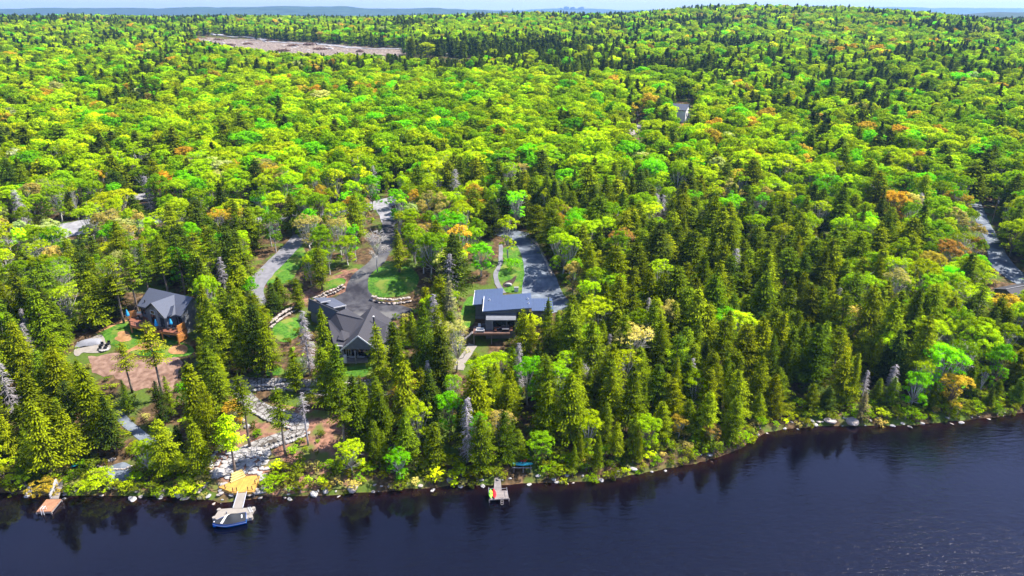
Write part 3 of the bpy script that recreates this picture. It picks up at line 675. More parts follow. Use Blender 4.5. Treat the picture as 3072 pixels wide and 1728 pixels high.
# brush piles and stumps in the clearing
for k, (px, py, w_, lab) in enumerate([(655, 122, 14, 'dark brush pile at the left end of the clearing'), (745, 135, 11, 'reddish brush heap in the middle of the clearing'), (815, 124, 16, 'long brush pile along the forest edge behind the clearing'),
                                  (880, 140, 13, 'low brush pile in the right half of the clearing'), (1080, 158, 6, 'lone rounded brown stump pile at the right end of the clearing'), (960, 150, 15, 'wide brush pile near the right end of the clearing'), (690, 138, 12, 'brush heap near the front edge of the clearing, left part'), (850, 155, 13, 'brush heap at the front edge of the clearing, centre'), (930, 136, 15, 'brush heap against the pale forest road behind the clearing')]):
    p = at(px, py); mb = MB()
    for i in range(150):
        a = random.random() * 6.28; r_ = w_ * .5 * math.sqrt(random.random()); c = p + np.array([math.cos(a) * r_, math.sin(a) * r_ * .5, random.random() * 2.6 * (1 - r_ / w_)])
        d = np.array([random.gauss(0, 1), random.gauss(0, 1), random.gauss(0, .5)]); d /= np.linalg.norm(d)
        mb.beam(c - d * 1.6, c + d * 1.6, .35)
    tag(mb.build('brush_pile', M['dirt'], origin=p), lab, 'brush pile')
# ---------------------------------------------------------------- buildings
def V3(*a): return np.array(a, float)
def roof_slabs(mb, Gf, Gb, hv, ez, th=.22, over=.0):
    """gable roof: ridge Gf-Gb, hv horizontal half-width vector, eave height ez"""
    hv3 = V3(hv[0], hv[1], 0); dz = V3(0, 0, ez - Gf[2])
    for sgn in (1, -1):
        mb.slab([Gf, Gb, Gb + sgn * hv3 + V3(0, 0, ez - Gb[2]), Gf + sgn * hv3 + dz] if sgn > 0 else [Gf, Gf + sgn * hv3 + dz, Gb + sgn * hv3 + V3(0, 0, ez - Gb[2]), Gb], th)
def gable_walls(mb, Gf, Gb, hv, ez, z0, inset=.45, recess_f=.5, recess_b=.5):
    ax = Gb - Gf; ax[2] = 0; L = np.linalg.norm(ax); ax /= L; hv3 = V3(hv[0], hv[1], 0); w = np.linalg.norm(hv3); hu = hv3 / w
    slope = (Gf[2] - ez) / w; wi = w - inset
    a = Gf + ax * recess_f; b = Gb - ax * recess_b
    def sec(p): return [V3(*(p[:2] - hu[:2] * wi), z0), V3(*(p[:2] + hu[:2] * wi), z0), V3(*(p[:2] + hu[:2] * wi), p[2] - slope * wi - .24), V3(p[0], p[1], p[2] - .24), V3(*(p[:2] - hu[:2] * wi), p[2] - slope * wi - .24)]
    A, B = sec(a), sec(b)
    mb.add(A + B, [(0, 1, 2, 3, 4), (9, 8, 7, 6, 5)] + [(i, i + 5, (i + 1) % 5 + 5, (i + 1) % 5) for i in range(5)])
def window(root, c, along, w, h, frame='white', mull=1, name='window', proud=.06, pane='glass', bar=.09):
    """window on a wall: c = centre of the bottom edge on the wall face, along = unit vector along the wall; out = along x z"""
    al = V3(*along); out = V3(al[1], -al[0], 0)
    c = V3(*c); z = V3(0, 0, 1)
    f = MB(); o_ = out * proud
    for p, q in ((c - al * w / 2, c + al * w / 2), (c - al * w / 2 + z * h, c + al * w / 2 + z * h), (c - al * w / 2, c - al * w / 2 + z * h), (c + al * w / 2, c + al * w / 2 + z * h)):
        f.beam(p + o_, q + o_, bar)
    for k in range(mull):
        x = -w / 2 + w * (k + 1) / (mull + 1); f.beam(c + al * x + o_, c + al * x + z * h + o_, bar * .8)
    fo = f.build(name, M[frame], root)
    p = MB(); a = c - al * (w / 2 - .02) + out * .02; b = c + al * (w / 2 - .02) + out * .02
    p.hexa([a - out * .04, b - out * .04, b + out * .01, a + out * .01], [a - out * .04 + z * h, b - out * .04 + z * h, b + out * .01 + z * h, a + out * .01 + z * h])
    og = np.array(root.location); me = bpy.data.meshes.new('pane'); me.from_pydata([tuple(np.array(v) - og) for v in p.v], [], p.f); link('pane', me, fo, M[pane])
    return fo
def rail(mb, pts, h=1.0, w=.06, step=1.4):
    pts = [V3(*p) for p in pts]
    for a, b in zip(pts[:-1], pts[1:]):
        L = np.linalg.norm(b - a); n = max(1, int(L / step)); z = V3(0, 0, 1)
        for i in range(n + 1):
            p = a + (b - a) * i / n; mb.beam(p, p + z * h, w)
        mb.beam(a + z * h, b + z * h, w * 1.3); mb.beam(a + z * h * .5, b + z * h * .5, w * .6)
HOUSE_POLY = []

def PP(z0):
    return lambda px, py, h: on_plane(px, py, z0 + h)

# --- left house: blue-grey shingle, cross gable, cedar deck
def house_left():
    fl = at(528, 1022)[2] + 2.5; P = PP(fl)
    A = P(447, 863, 6.0); B = P(578, 892, 6.0); E = P(407, 916, 2.9); hv = (E - A)[:2]
    ax = (B - A)[:2]; ax /= np.linalg.norm(ax); n = V3(-ax[1], ax[0]); n = n if n[1] < 0 else -n; hv = n * abs(np.dot(hv, n))
    root = empty('lake_house', (A[0] + hv[0] * .5, A[1] + hv[1] * .5, fl - 3.0), 'house at left with a blue-grey cross-gable shingle roof and orange cedar deck on posts', 'house')
    rf = MB(); roof_slabs(rf, A, B, hv, fl + 2.9)
    G = P(453, 909, 5.8); Gx = P(517, 886, 5.8); L = P(431, 924, 3.0); Rr = P(499, 951, 3.0)
    hw = (Rr - L)[:2] / 2; dr = (Gx - G)[:2]; dr /= np.linalg.norm(dr); q = V3(-dr[1], dr[0]); q = q if np.dot(q, hw) > 0 else -q; hw = q * np.linalg.norm(hw) * .93
    Gb = G + V3(dr[0], dr[1], 0) * (np.linalg.norm((Gx - G)[:2]) + 1.2); roof_slabs(rf, G, Gb, hw, fl + 3.0, .2)
    # small porch gable at the right
    g2 = P(516, 943, 4.2); e = P(552, 953, 3.2); rf.slab([P(499, 951, 3.05), P(516, 943, 3.9), P(522, 915, 4.9), P(500, 925, 3.6)][::-1], .18)
    roof = rf.build('roof', M['shingle_blue'], root)
    tr = MB()
    for s_ in (1, -1): tr.beam(G - V3(0, 0, .12), G + V3(*(hw * s_), fl + 2.88 - G[2]), .10, .24)
    tr.beam(A - V3(0, 0, .1), A + V3(*hv, fl + 2.8 - A[2]), .10, .22); tr.build('fascia', M['dark'], root)
    v = MB(); p = P(434, 904, 3.9); v.tube([p - V3(0, 0, .6), p + V3(0, 0, .35)], [.12, .12]); v.build('roof_vent', M['dark'], roof)
    wl = MB(); gable_walls(wl, A, B, hv, fl + 2.9, fl - 3.4, .5); gable_walls(wl, G, Gb, hw, fl + 3.0, fl - 3.4, .5, .6, .2)
    wl.build('wall', M['siding'], root)
    # pale stone panels and glazing in the front gable
    out = -dr; al = V3(-out[1], out[0], 0)
    if np.dot(np.cross(al, V3(0, 0, 1)), V3(out[0], out[1], 0)) < 0: al = -al
    F = G + V3(dr[0], dr[1], 0) * .6; F = V3(F[0], F[1], fl)
    sd = 1 if np.dot(al[:2], hw) > 0 else -1
    pm = MB(); wd = np.linalg.norm(hw)
    c = F + al * sd * .75; oo = V3(out[0], out[1], 0)
    for (x0, x1, zz) in ((.15, 1.25, 4.6),):
        a = F + al * sd * x0 - oo * .1; b = F + al * sd * x1 - oo * .1
        pm.hexa([a, b, b + oo * .4, a + oo * .4], [a + V3(0, 0, 5.1), b + V3(0, 0, 4.2), b + oo * .4 + V3(0, 0, 4.2), a + oo * .4 + V3(0, 0, 5.1)])
    pm.build('chimney_breast', M['stonework'], root)
    window(root, F - al * sd * 1.3 + V3(0, 0, .1), al, 1.7, 2.2, 'dark', 1, 'patio_door')
    window(root, F - al * sd * 1.3 + V3(0, 0, 2.5), al, 1.6, .9, 'white', 0)
    window(root, F + al * sd * 2.1 + V3(0, 0, .1), al, 1.3, 2.1, 'dark', 1, 'patio_door')
    window(root, F - al * sd * 1.0 + V3(0, 0, -2.5), al, 2.2, 1.9, 'dark', 1)
    # main front wall glazing right of the gable
    h3 = V3(hv[0], hv[1], 0); hn = h3 / np.linalg.norm(h3); fa = V3(ax[0], ax[1], 0)
    if np.dot(np.cross(fa, V3(0, 0, 1)), hn) < 0: fa = -fa
    W0 = A + h3 - hn * .5; W0 = V3(W0[0], W0[1], fl); Lm = np.linalg.norm((B - A)[:2])
    for t_, w_, h_, z_ in ((.08, 1.3, 1.5, .9), (.80, 1.8, 2.1, .1), (.93, 1.0, 1.3, .9)):
        window(root, W0 + V3(ax[0], ax[1], 0) * Lm * t_ + V3(0, 0, z_), fa, w_, h_, 'dark', 1)
    window(root, W0 + V3(ax[0], ax[1], 0) * Lm * .86 + V3(0, 0, -2.6), fa, 3.0, 2.1, 'dark', 2)
    # deck
    dk = [P(386, 955, 0), P(392, 975, 0), P(432, 985, 0), P(485, 994, 0), P(531, 1000, 0), P(557, 984, 0), P(545, 965, 0), P(440, 930, 0)]
    d = MB().slab(dk[::-1], .25); deck = d.build('deck', M['red_deck'], root)
    jo = MB(); edge = dk[:6]
    for a, b in zip(edge[:-1], edge[1:]): jo.beam(a - V3(0, 0, .42), b - V3(0, 0, .42), .12, .34)
    jo.build('joist', M['orange_wood'], root)
    for p in (dk[0], dk[1], dk[2], dk[3], dk[4], dk[5]):
        t_ = V3(p[0], p[1], float(terrain(p[0], p[1])) - .3); MB().beam(t_, p - V3(0, 0, .25), .28).build('post', M['orange_wood'], root)
    r_ = MB(); rail(r_, dk[1:5]); r_.build('railing', M['dark'], root)
    def panel(a, b, z0, z1, nm='privacy_screen'):
        m_ = MB(); n_ = 3
        a, b = V3(*a), V3(*b); dd = V3(*(b - a)); nn = np.cross(dd / np.linalg.norm(dd), V3(0, 0, 1)) * .06
        m_.hexa([a - nn + V3(0, 0, z0), b - nn + V3(0, 0, z0), b + nn + V3(0, 0, z0), a + nn + V3(0, 0, z0)], [a - nn + V3(0, 0, z1), b - nn + V3(0, 0, z1), b + nn + V3(0, 0, z1), a + nn + V3(0, 0, z1)])
        m_.build(nm, M['orange_wood'], root)
    panel(dk[0], P(411, 950, 0), 0, 1.7); panel(P(534, 997, 0), dk[5], 0, 1.6); panel(P(530, 1001, 0), P(556, 988, 0), -2.3, -.5)
    HOUSE_POLY.append([tuple(p[:2]) for p in (A + h3, B + h3, B - h3, A - h3)]); HOUSE_POLY.append([tuple(p[:2]) for p in dk])
    # things standing on the deck
    for px, py, lab in ((472, 988, 'closed blue patio umbrella left of the grill on the cedar deck'), (515, 983, 'closed blue patio umbrella at the right end of the cedar deck'), (386, 958, 'pale blue closed umbrella at the left corner of the cedar deck')):
        c = P(px, py, 0); u = empty('patio_umbrella', c, lab, 'umbrella', 'closed umbrellas on the cedar deck')
        MB().tube([c, c + V3(0, 0, 2.6)], [.04, .04]).build('pole', M['steel'], u); MB().box(c, .6, .6, .1).build('base', M['dark'], u)
        MB().tube([c + V3(0, 0, .9), c + V3(0, 0, 1.2), c + V3(0, 0, 1.9), c + V3(0, 0, 2.55)], [.34, .40, .24, .05], 9).build('canopy', M['blue_canvas'], u)
    c = P(500, 980, 0); t = empty('patio_table', c, 'round pale table between the two blue umbrellas on the cedar deck', 'table')
    MB().tube([c + V3(0, 0, .7), c + V3(0, 0, .75)], [.75, .75], 16).build('table_top', M['beige'], t); MB().tube([c, c + V3(0, 0, .7)], [.3, .06]).build('pedestal', M['dark'], t)
    for k, (px, py) in enumerate(((488, 984), (508, 988), (523, 989), (415, 958), (425, 964))):
        c = P(px, py, 0); t = empty('deck_chair', c, ['dark deck chair left of the round table', 'dark deck chair in front of the round table', 'dark deck chair beside the right orange screen', 'dark lounge chair near the left orange screen', 'dark lounge chair further right of the left orange screen'][k], 'chair', 'chairs on the cedar deck')
        MB().box(c + V3(0, 0, .38), .6, .6, .1).build('seat', M['dark'], t); MB().box(c + V3(0, .28, .42), .6, .08, .55).build('backrest', M['dark'], t)
        for sx in (-.25, .25):
            for sy in (-.25, .25): MB().beam(c + V3(sx, sy, 0), c + V3(sx, sy, .38), .05).build('leg', M['dark'], t)
    c = P(421, 949, 0); t = empty('grill', c, 'silver grill against the wall on the left part of the cedar deck', 'grill')
    MB().box(c, 1.3, .6, .85).build('cabinet', M['steel'], t); MB().tube([c + V3(-.5, 0, .95), c + V3(.5, 0, .95)], [.3, .3], 10).build('lid', M['steel'], t)
    # garden furniture by the terrace
    for k, (px, py) in enumerate(((306, 1038), (318, 1045), (300, 1050), (326, 1034))):
        c = at(px, py); t = empty('garden_chair', c, ['dark garden chair nearest the dark grass edge', 'dark garden chair at the right of the fire ring', 'dark garden chair in front of the fire ring', 'dark garden chair furthest right on the terrace'][k], 'chair', 'chairs round the fire ring')
        MB().box(c + V3(0, 0, .3), .65, .65, .12).build('seat', M['dark'], t); MB().box(c + V3(.0, .3, .35), .65, .1, .6).build('backrest', M['dark'], t)
        for sx in (-.28, .28): MB().box(c + V3(sx, 0, 0), .08, .6, .55).build('armrest', M['dark'], t)
    c = at(312, 1050); mb = MB()
    for k in range(12):
        a = k * math.pi / 6; Vv, Ff = RG[k % len(RG)]; mb.add(Vv * .24 + c + V3(math.cos(a) * .8, math.sin(a) * .8, .2), Ff)
    tag(mb.build('fire_ring', M['rock'], origin=c), 'ring of stones of a fire pit on the pale terrace', 'fire pit')
    # tarpaulin-covered heap left of the terrace
    c = at(268, 1030); mb = MB(); n_ = 14; Vv = []
    for i in range(n_):
        for j in range(n_):
            x = (i / (n_ - 1) - .5); y = (j / (n_ - 1) - .5); h = max(0, 1 - (2 * abs(x)) ** 3) * max(0, 1 - (2 * abs(y)) ** 3) * .9 + float(vn(x * 9, y * 9, 1.2, 3)) * .12
            a = .35; X = x * 5.4; Y = y * 2.8; Vv.append(c + V3(X * math.cos(a) - Y * math.sin(a), X * math.sin(a) + Y * math.cos(a), h + .05))
    mb.add(Vv, [(i * n_ + j, (i + 1) * n_ + j, (i + 1) * n_ + j + 1, i * n_ + j + 1) for i in range(n_ - 1) for j in range(n_ - 1)])
    tag(mb.build('tarpaulin', M['tarp'], origin=c, smooth=True), 'pale grey tarpaulin over a low heap beside the garden terrace', 'tarpaulin')
house_left()

# --- middle house round the asphalt court
def house_mid():
    fl = H2Z + .15; P = PP(fl)
    G = P(1073, 1007, 6.6); A = P(1117, 918, 6.6); FL = P(1026, 1040, 3.0)
    ax = (A - G)[:2]; ax /= np.linalg.norm(ax); q = V3(-ax[1], ax[0]); q = q if q[0] < 0 else -q
    hv = q * abs(np.dot((FL - G)[:2], q)); h3 = V3(hv[0], hv[1], 0); a3 = V3(ax[0], ax[1], 0)
    root = empty('court_house', (A[0], (A[1] + G[1]) / 2, fl - .4), 'large house with dark hipped and gabled shingle roofs and white trim round an asphalt court', 'house')
    rf = MB(); roof_slabs(rf, G, A, hv, fl + 3.0, .25)
    # left wing of the main roof: long slope to the front
    R1 = P(1008, 938, 6.4); R2 = P(1092, 958, 6.4); E1 = P(1001, 1036, 3.2); E0 = P(984, 960, 4.6)
    E2 = P(1052, 1040, 3.2)
    rf.slab([R1, E0, E1, E2, R2], .22); rf.slab([R1, R2, P(1082, 949, 3.4), P(1040, 925, 3.4)], .22)
    # right wing: low hip behind the trees
    R3 = P(1117, 950, 5.9); R4 = P(1160, 972, 5.2); rf.slab([R3, P(1105, 1000, 4.4), P(1150, 1030, 3.0), P(1195, 1000, 3.0), R4], .2); rf.slab([R3, R4, P(1195, 985, 3.0), P(1164, 950, 3.0)], .2)
    roof = rf.build('roof', M['shingle'], root)
    # small dormer ridge on the front slope
    dm = MB(); dm.slab([P(1024, 990, 5.0), P(1012, 1018, 3.9), P(1033, 1022, 3.8)], .05); dm.slab([P(1024, 990, 5.0), P(1033, 1022, 3.8), P(1060, 1002, 4.2)], .05)
    dm.build('dormer', M['shingle'], roof)
    # garage wing, turned towards the court
    W1 = P(926, 897, 5.6); W2 = P(1016, 936, 5.6); wa = (W2 - W1)[:2]; wl_ = np.linalg.norm(wa); wa /= wl_; wn_ = V3(-wa[1], wa[0]); wn_ = wn_ if wn_[1] < 0 else -wn_
    WE = P(888, 913, 3.0); hw = wn_ * abs(np.dot((WE - W1)[:2], wn_)); gr = MB(); roof_slabs(gr, W1, W2, hw, fl + 3.0, .22)
    gr.build('garage_roof', M['shingle_blue'], root)
    MB().beam(W1 + V3(0, 0, .06), W2 + V3(0, 0, .06), .35, .12).build('ridge_cap', M['dark'], root)
    c1 = [P(1001, 923, 3.6), P(1039, 915, 3.6), P(1000, 893, 4.1), P(945, 893, 4.1), P(952, 903, 4.0)]
    MB().slab(c1, .2).build('garage_roof', M['shingle_blue'], root)
    c2 = [P(962, 907, 4.6), P(992, 901, 4.6), P(978, 892, 4.9), P(940, 893, 4.9)]
    MB().slab(c2, .2).build('garage_roof', M['shingle_blue'], root)
    class Each:
        def beam(s, *a): MB().beam(*a).build('white_trim', M['white'], root)
    tr = Each(); tr.beam(c1[0] - V3(0, .02, .1), c1[1] - V3(0, .02, .1), .12, .26); tr.beam(c2[0] - V3(0, .02, .1), c2[1] - V3(0, .02, .1), .12, .26)
    tr.beam(c1[1] - V3(.3, 0, .2), V3(c1[1][0] - .3, c1[1][1], fl - .2), .18)
    tr.beam(W2 + V3(*hw, fl + 3 - W2[2]), W2 - V3(0, 0, .1), .12, .22)
    tr.beam(G - V3(0, 0, .12), G + h3 + V3(0, 0, fl + 2.9 - G[2]), .12, .26); tr.beam(G - V3(0, 0, .12), G - h3 + V3(0, 0, fl + 2.9 - G[2]), .12, .26)
    tr.beam(E1 - V3(0, 0, .1), E2 - V3(0, 0, .1), .12, .24)
    w = MB(); gable_walls(w, G, A, hv, fl + 3.0, fl - 2.2, .5, 3.0, .5); gable_walls(w, W1, W2, hw, fl + 3.0, fl - 2.2, .5, .4, .4)
    ins = lambda p, c_, z, k=.5: V3(*(p[:2] + (c_ - p[:2]) / np.linalg.norm(c_ - p[:2]) * k), z)
    cc = (E1 + E2 + R1 + R2)[:2] / 4
    w.prism([ins(p, cc, 0, .7)[:2] for p in (E1, E2, R2, R1, E0)], fl - 2.2, fl + 2.85)
    cc = sum(c1)[:2] / 5; w.prism([ins(p, cc, 0, .35)[:2] for p in c1], fl - 1.5, fl + 3.3)
    cc = P(1150, 985, 3)[:2]; w.prism([ins(p, cc, 0, .6)[:2] for p in (P(1105, 1000, 4.0), P(1150, 1030, 3.0), P(1195, 1000, 3.0), P(1164, 950, 3.0))], fl - 2.2, fl + 2.7)
    w.build('wall', M['siding'], root)
    # gable timber cladding and posts of the covered terrace
    f0 = G + a3 * .25; t_ = MB(); wd = np.linalg.norm(h3); hu = h3 / wd
    t_.add([f0 - V3(0, 0, .35), f0 + hu * (wd - .8) + V3(0, 0, fl + 3.1 - G[2] + .1), f0 - hu * (wd - .8) + V3(0, 0, fl + 3.1 - G[2] + .1)] + [f0 + a3 * .12 - V3(0, 0, .35), f0 + a3 * .12 + hu * (wd - .8) + V3(0, 0, fl + 3.2 - G[2]), f0 + a3 * .12 - hu * (wd - .8) + V3(0, 0, fl + 3.2 - G[2])], [(0, 1, 2), (5, 4, 3), (0, 3, 4, 1), (1, 4, 5, 2), (2, 5, 3, 0)])
    t_.build('gable_cladding', M['siding'], root)
    for s_ in (.9, -.9, .25):
        b = f0 + hu * wd * s_ * .95; MB().beam(V3(b[0], b[1], fl - .2), V3(b[0], b[1], fl + 2.9), .3).build('porch_post', M['siding_pale'], root)
    pf = P(1035, 1072, 1.3); MB().box(V3(pf[0], pf[1], fl), .6, .45, 1.9).build('porch_pillar', M['white'], root)
    # front windows under the long slope
    al = (E2 - E1); al[2] = 0; al /= np.linalg.norm(al)
    if np.cross(al, V3(0, 0, 1))[1] > 0: al = -al
    base = (E1 + E2) / 2
    cc3 = (E1 + E2 + R1 + R2) / 4
    def onw(px):  # a point on the front wall below the eave
        a = ins(E1, (E1 + E2 + R1 + R2)[:2] / 4, 0, .7); b = ins(E2, (E1 + E2 + R1 + R2)[:2] / 4, 0, .7); return a + (b - a) * px
    wa3 = onw(1) - onw(0); wa3[2] = 0; wa3 /= np.linalg.norm(wa3)
    for t_, w_ in ((.15, 1.5), (.52, 1.1), (.85, 1.1)):
        c = onw(t_); window(root, V3(c[0], c[1], fl + .45), wa3, w_, 1.9, 'white', 1, 'window')
    fw = G + a3 * 3.0; fu = -hu if np.cross(-hu, V3(0, 0, 1))[1] < 0 else hu
    for s_ in (-.55, 0, .55): window(root, V3(*(fw[:2] + (hu * wd * s_)[:2]), fl + .15), fu, 1.9, 2.3, 'dark', 1, 'patio_door')
    c = P(1008, 919, 1.0); window(root, V3(c1[1][0] - 1.6, c1[1][1] + .1, fl), V3(*( (c1[1]-c1[0])/np.linalg.norm(c1[1]-c1[0]) )), 2.2, 2.2, 'white', 0, 'garage_door', pane='siding_pale')
    # chimney pipe and terrace slab
    c = P(1122, 966, 5.6); MB().tube([c - V3(0, 0, .8), c + V3(0, 0, 1.25)], [.17, .17], 10).build('flue', M['dark'], roof); MB().tube([c + V3(0, 0, 1.25), c + V3(0, 0, 1.45)], [.22, .22], 10).build('flue_cap', M['white'], roof)
    pt = [P(1006, 1066, 0), P(1100, 1064, 0), P(1104, 1084, 0), P(1020, 1086, 0)]
    MB().slab(pt[::-1], 1.2).build('terrace', M['beige'], root)
    for k, px in enumerate((1060, 1083)):
        c = P(px, 1074, 0); t = empty('lounger', c, ['pale lounge seat by the pillar of the covered terrace', 'pale lounge seat at the right of the covered terrace'][k], 'lounger', 'seats on the covered terrace')
        MB().box(c + V3(0, 0, .25), 1.5, .6, .12).build('seat', M['white'], t); MB().box(c + V3(-.6, 0, .3), .12, .6, .45).build('backrest', M['white'], t)
        for sx in (-.6, .6): MB().box(c + V3(sx, 0, 0), .08, .5, .25).build('leg', M['dark'], t)
    HOUSE_POLY.append([tuple(p[:2]) for p in (G + h3, A + h3, A - h3, G - h3)]); HOUSE_POLY.append([tuple(p[:2]) for p in (R1, R2, E2, E1, E0)])
    HOUSE_POLY.append([tuple((p + s_ * V3(hw[0], hw[1], 0))[:2]) for p, s_ in ((W1, 1), (W2, 1), (W2, -1.4), (W1, -1.4))]); HOUSE_POLY.append([tuple(p[:2]) for p in pt])
house_mid()

# --- right house: blue metal mono-pitch roofs
def house_right():
    O = on_plane(1457, 990, H3Z + .8); fl = O[2]; ox, oy = O[0], O[1]
    sc_ = np.linalg.norm(O - np.array([0, 0, CAMZ]))
    Q = lambda u, v, z: V3(ox + u, oy + v, fl + z)
    root = empty('modern_house', Q(5, 5, -1), 'modern house with three staggered blue metal shed roofs and dark grey siding', 'house')
    def shed(u0, u1, v0, v1, z0, z1, th=.28, mat='metal_roof'):
        r = MB().slab([Q(u0, v0, z0), Q(u1, v0, z1), Q(u1, v1, z1), Q(u0, v1, z0)], th).build('roof', M[mat], root)
        # standing seams
        s = MB(); n = int((u1 - u0) / .6)
        for k in range(1, n):
            t = k / n; s.beam(Q(u0 + (u1 - u0) * t, v0 + .02, z0 + (z1 - z0) * t + .02), Q(u0 + (u1 - u0) * t, v1 - .02, z0 + (z1 - z0) * t + .02), .04, .05)
        s.build('seam', M[mat], r); return r
    # roof tops from the photograph's corners
    def back(px, py, z, v):  # u of a pixel on a plane z
        return on_plane(px, py, fl + z)
    a = back(1448, 934, 4.0, 0); b = back(1595, 923, 4.9, 0); c = back(1452, 889, 4.0, 0)
    u0, v0, u1, v1 = a[0] - ox, a[1] - oy, b[0] - ox, c[1] - oy
    r2 = shed(u0, u1, v0, v1, 4.0, 4.9)
    a1 = back(1419, 914, 3.2, 0); b1 = back(1423.5, 870, 3.2, 0); c1 = back(1509, 863, 3.7, 0)
    p0, q0, p1, q1 = a1[0] - ox, a1[1] - oy, c1[0] - ox, b1[1] - oy
    r1 = shed(p0, p1, q0, q1, 3.2, 3.7)
    a3 = back(1591, 932, 3.4, 0); b3 = back(1656, 895, 3.4, 0)
    r3 = shed(a3[0] - ox + .3, b3[0] - ox, a3[1] - oy, b3[1] - oy, 3.4, 3.4)
    tr = MB(); tr.beam(Q(u0, v0, 3.88), Q(u0, v1, 3.88), .14, .30); tr.beam(Q(p0, q0, 3.08), Q(p0, q1, 3.08), .12, .28); tr.build('fascia', M['white'], root)
    w = MB()
    def wall(x0, x1, y0, y1, zb, z0, z1):
        w.hexa([Q(x0, y0, zb), Q(x1, y0, zb), Q(x1, y1, zb), Q(x0, y1, zb)], [Q(x0, y0, z0), Q(x1, y0, z1), Q(x1, y1, z1), Q(x0, y1, z0)])
    wall(u0 + .5, u1 - .5, v0 + .7, v1 - .5, -2.2, 3.70, 4.55); wall(p0 + .5, p1 - .4, q0 + .6, q1 - .5, -1.5, 2.92, 3.36)
    wall(a3[0] - ox + .8, b3[0] - ox - .4, a3[1] - oy + .6, b3[1] - oy - .5, -1.5, 3.1, 3.1); w.build('wall', M['siding'], root)
    MB().hexa([Q(p0 + .45, q0 + .55, -1.5), Q(u0 + .55, q0 + .55, -1.5), Q(u0 + .55, q0 + .7, -1.5), Q(p0 + .45, q0 + .7, -1.5)], [Q(p0 + .45, q0 + .55, -.1), Q(u0 + .55, q0 + .55, -.1), Q(u0 + .55, q0 + .7, -.1), Q(p0 + .45, q0 + .7, -.1)]).build('foundation', M['siding_pale'], root)
    # porch block with low roof
    MB().slab([Q(.1, -.35, 2.75), Q(7, -.35, 2.75), Q(7, v0 + .69, 3.15), Q(.1, v0 + .69, 3.15)], .2).build('porch_roof', M['siding'], root)
    MB().beam(Q(.1, -.4, 2.68), Q(7, -.4, 2.68), .10, .2).build('gutter', M['siding_pale'], root)
    MB().beam(Q(.2, v0 + .6, 3.45), Q(7, v0 + .6, 3.45), .06, .12).build('wall_trim', M['siding_pale'], root)
    MB().hexa([Q(0, 0, -2.2), Q(6.9, 0, -2.2), Q(6.9, v0 + .8, -2.2), Q(0, v0 + .8, -2.2)], [Q(0, 0, 2.54), Q(6.9, 0, 2.54), Q(6.9, v0 + .8, 2.74), Q(0, v0 + .8, 2.74)]).build('wall', M['siding'], root)
    MB().box(Q(1.55, -.08, 0), .28, .2, 2.5).build('porch_post', M['siding_pale'], root)
    window(root, Q(3.2, 0, .1), (1, 0, 0), 2.9, 2.15, 'dark', 2, 'patio_door'); window(root, Q(5.8, 0, .1), (1, 0, 0), 1.6, 2.15, 'dark', 1, 'patio_door')
    window(root, Q(8.3, v0 + .7, .9), (1, 0, 0), 2.0, 2.6, 'dark', 1); window(root, Q(10.2, v0 + .7, .9), (1, 0, 0), 1.0, 2.6, 'dark', 0)
    for (t, s_, rr) in ((.12, .3, r2), (.93, .42, r2), (.94, .72, r2)):
        c = Q(u0 + (u1 - u0) * t, v0 + (v1 - v0) * (1 - s_), 4 + .9 * t)
        MB().tube([c - V3(0, 0, .02), c + V3(0, 0, .18)], [.32, .28], 12).tube([c + V3(0, 0, .18), c + V3(0, 0, .45)], [.12, .12], 8).build('roof_vent', M['steel'], rr)
    # deck on posts
    D0 = on_plane(1419, 1000, fl); D1 = on_plane(1530, 1004, fl)
    dv = D0[1] - oy; du0 = D0[0] - ox; du1 = D1[0] - ox
    dk = [Q(du0, dv, 0), Q(du1, dv, 0), Q(du1, 0, 0), Q(0, 0, 0), Q(0, 2.2, 0), Q(du0, 2.2, 0)]
    MB().slab(dk, .22).build('deck', M['brown_deck'], root)
    MB().beam(Q(du0, dv, -.35), Q(du1, dv, -.35), .14, .3).build('joist', M['brown_deck'], root)
    for u in (du0 + .2, (du0 + du1) / 2, du1 - .2):
        b = Q(u, dv + .15, 0); MB().beam(V3(b[0], b[1], float(terrain(b[0], b[1])) - .3), b - V3(0, 0, .2), .2).build('post', M['grey_wood'], root)
    # deck stairs down the left side
    s = MB()
    for k in range(6): s.box(Q(du0 - .2 - k * .32, dv + .8, -.25 - k * .3), .34, 1.2, .08)
    s.build('stairs', M['grey_wood'], root)
    HOUSE_POLY.append([tuple(Q(x, y, 0)[:2]) for x, y in ((p0, q0), (u0, v0), (u1, v0), (16, v0 + 1), (16, v1), (p0, q1))]); HOUSE_POLY.append([tuple(p[:2]) for p in dk])
    c = Q(du0 + 1.6, dv + .75, 0); t = empty('outdoor_sofa', c, 'grey and white outdoor sofa at the left front of the brown deck', 'sofa')
    MB().box(c + V3(0, 0, .2), 1.8, .8, .25).build('seat_cushion', M['siding_pale'], t); MB().box(c + V3(0, .4, .25), 1.8, .16, .6).build('backrest', M['white'], t)
    for sx in (-.9, .9): MB().box(c + V3(sx, 0, 0), .12, .8, .6).build('armrest', M['white'], t)
    c = Q(.1, 1.0, 0); t = empty('grill', c, 'black covered grill in the corner by the brown deck door', 'grill')
    MB().box(c + V3(-.6, -.4, 0), 1.2, .7, .9).build('cabinet', M['dark'], t); MB().tube([c + V3(-1.1, -.4, .95), c + V3(-.1, -.4, .95)], [.36, .36], 10).build('lid', M['dark'], t)
    c = Q(4.6, -.75, 0); t = empty('patio_table', c, 'pale rectangular table in front of the glass doors on the brown deck', 'table')
    MB().box(c + V3(0, 0, .68), 1.6, .7, .06).build('table_top', M['siding_pale'], t)
    for sx in (-.7, .7): MB().box(c + V3(sx, 0, 0), .08, .6, .68).build('leg', M['dark'], t)
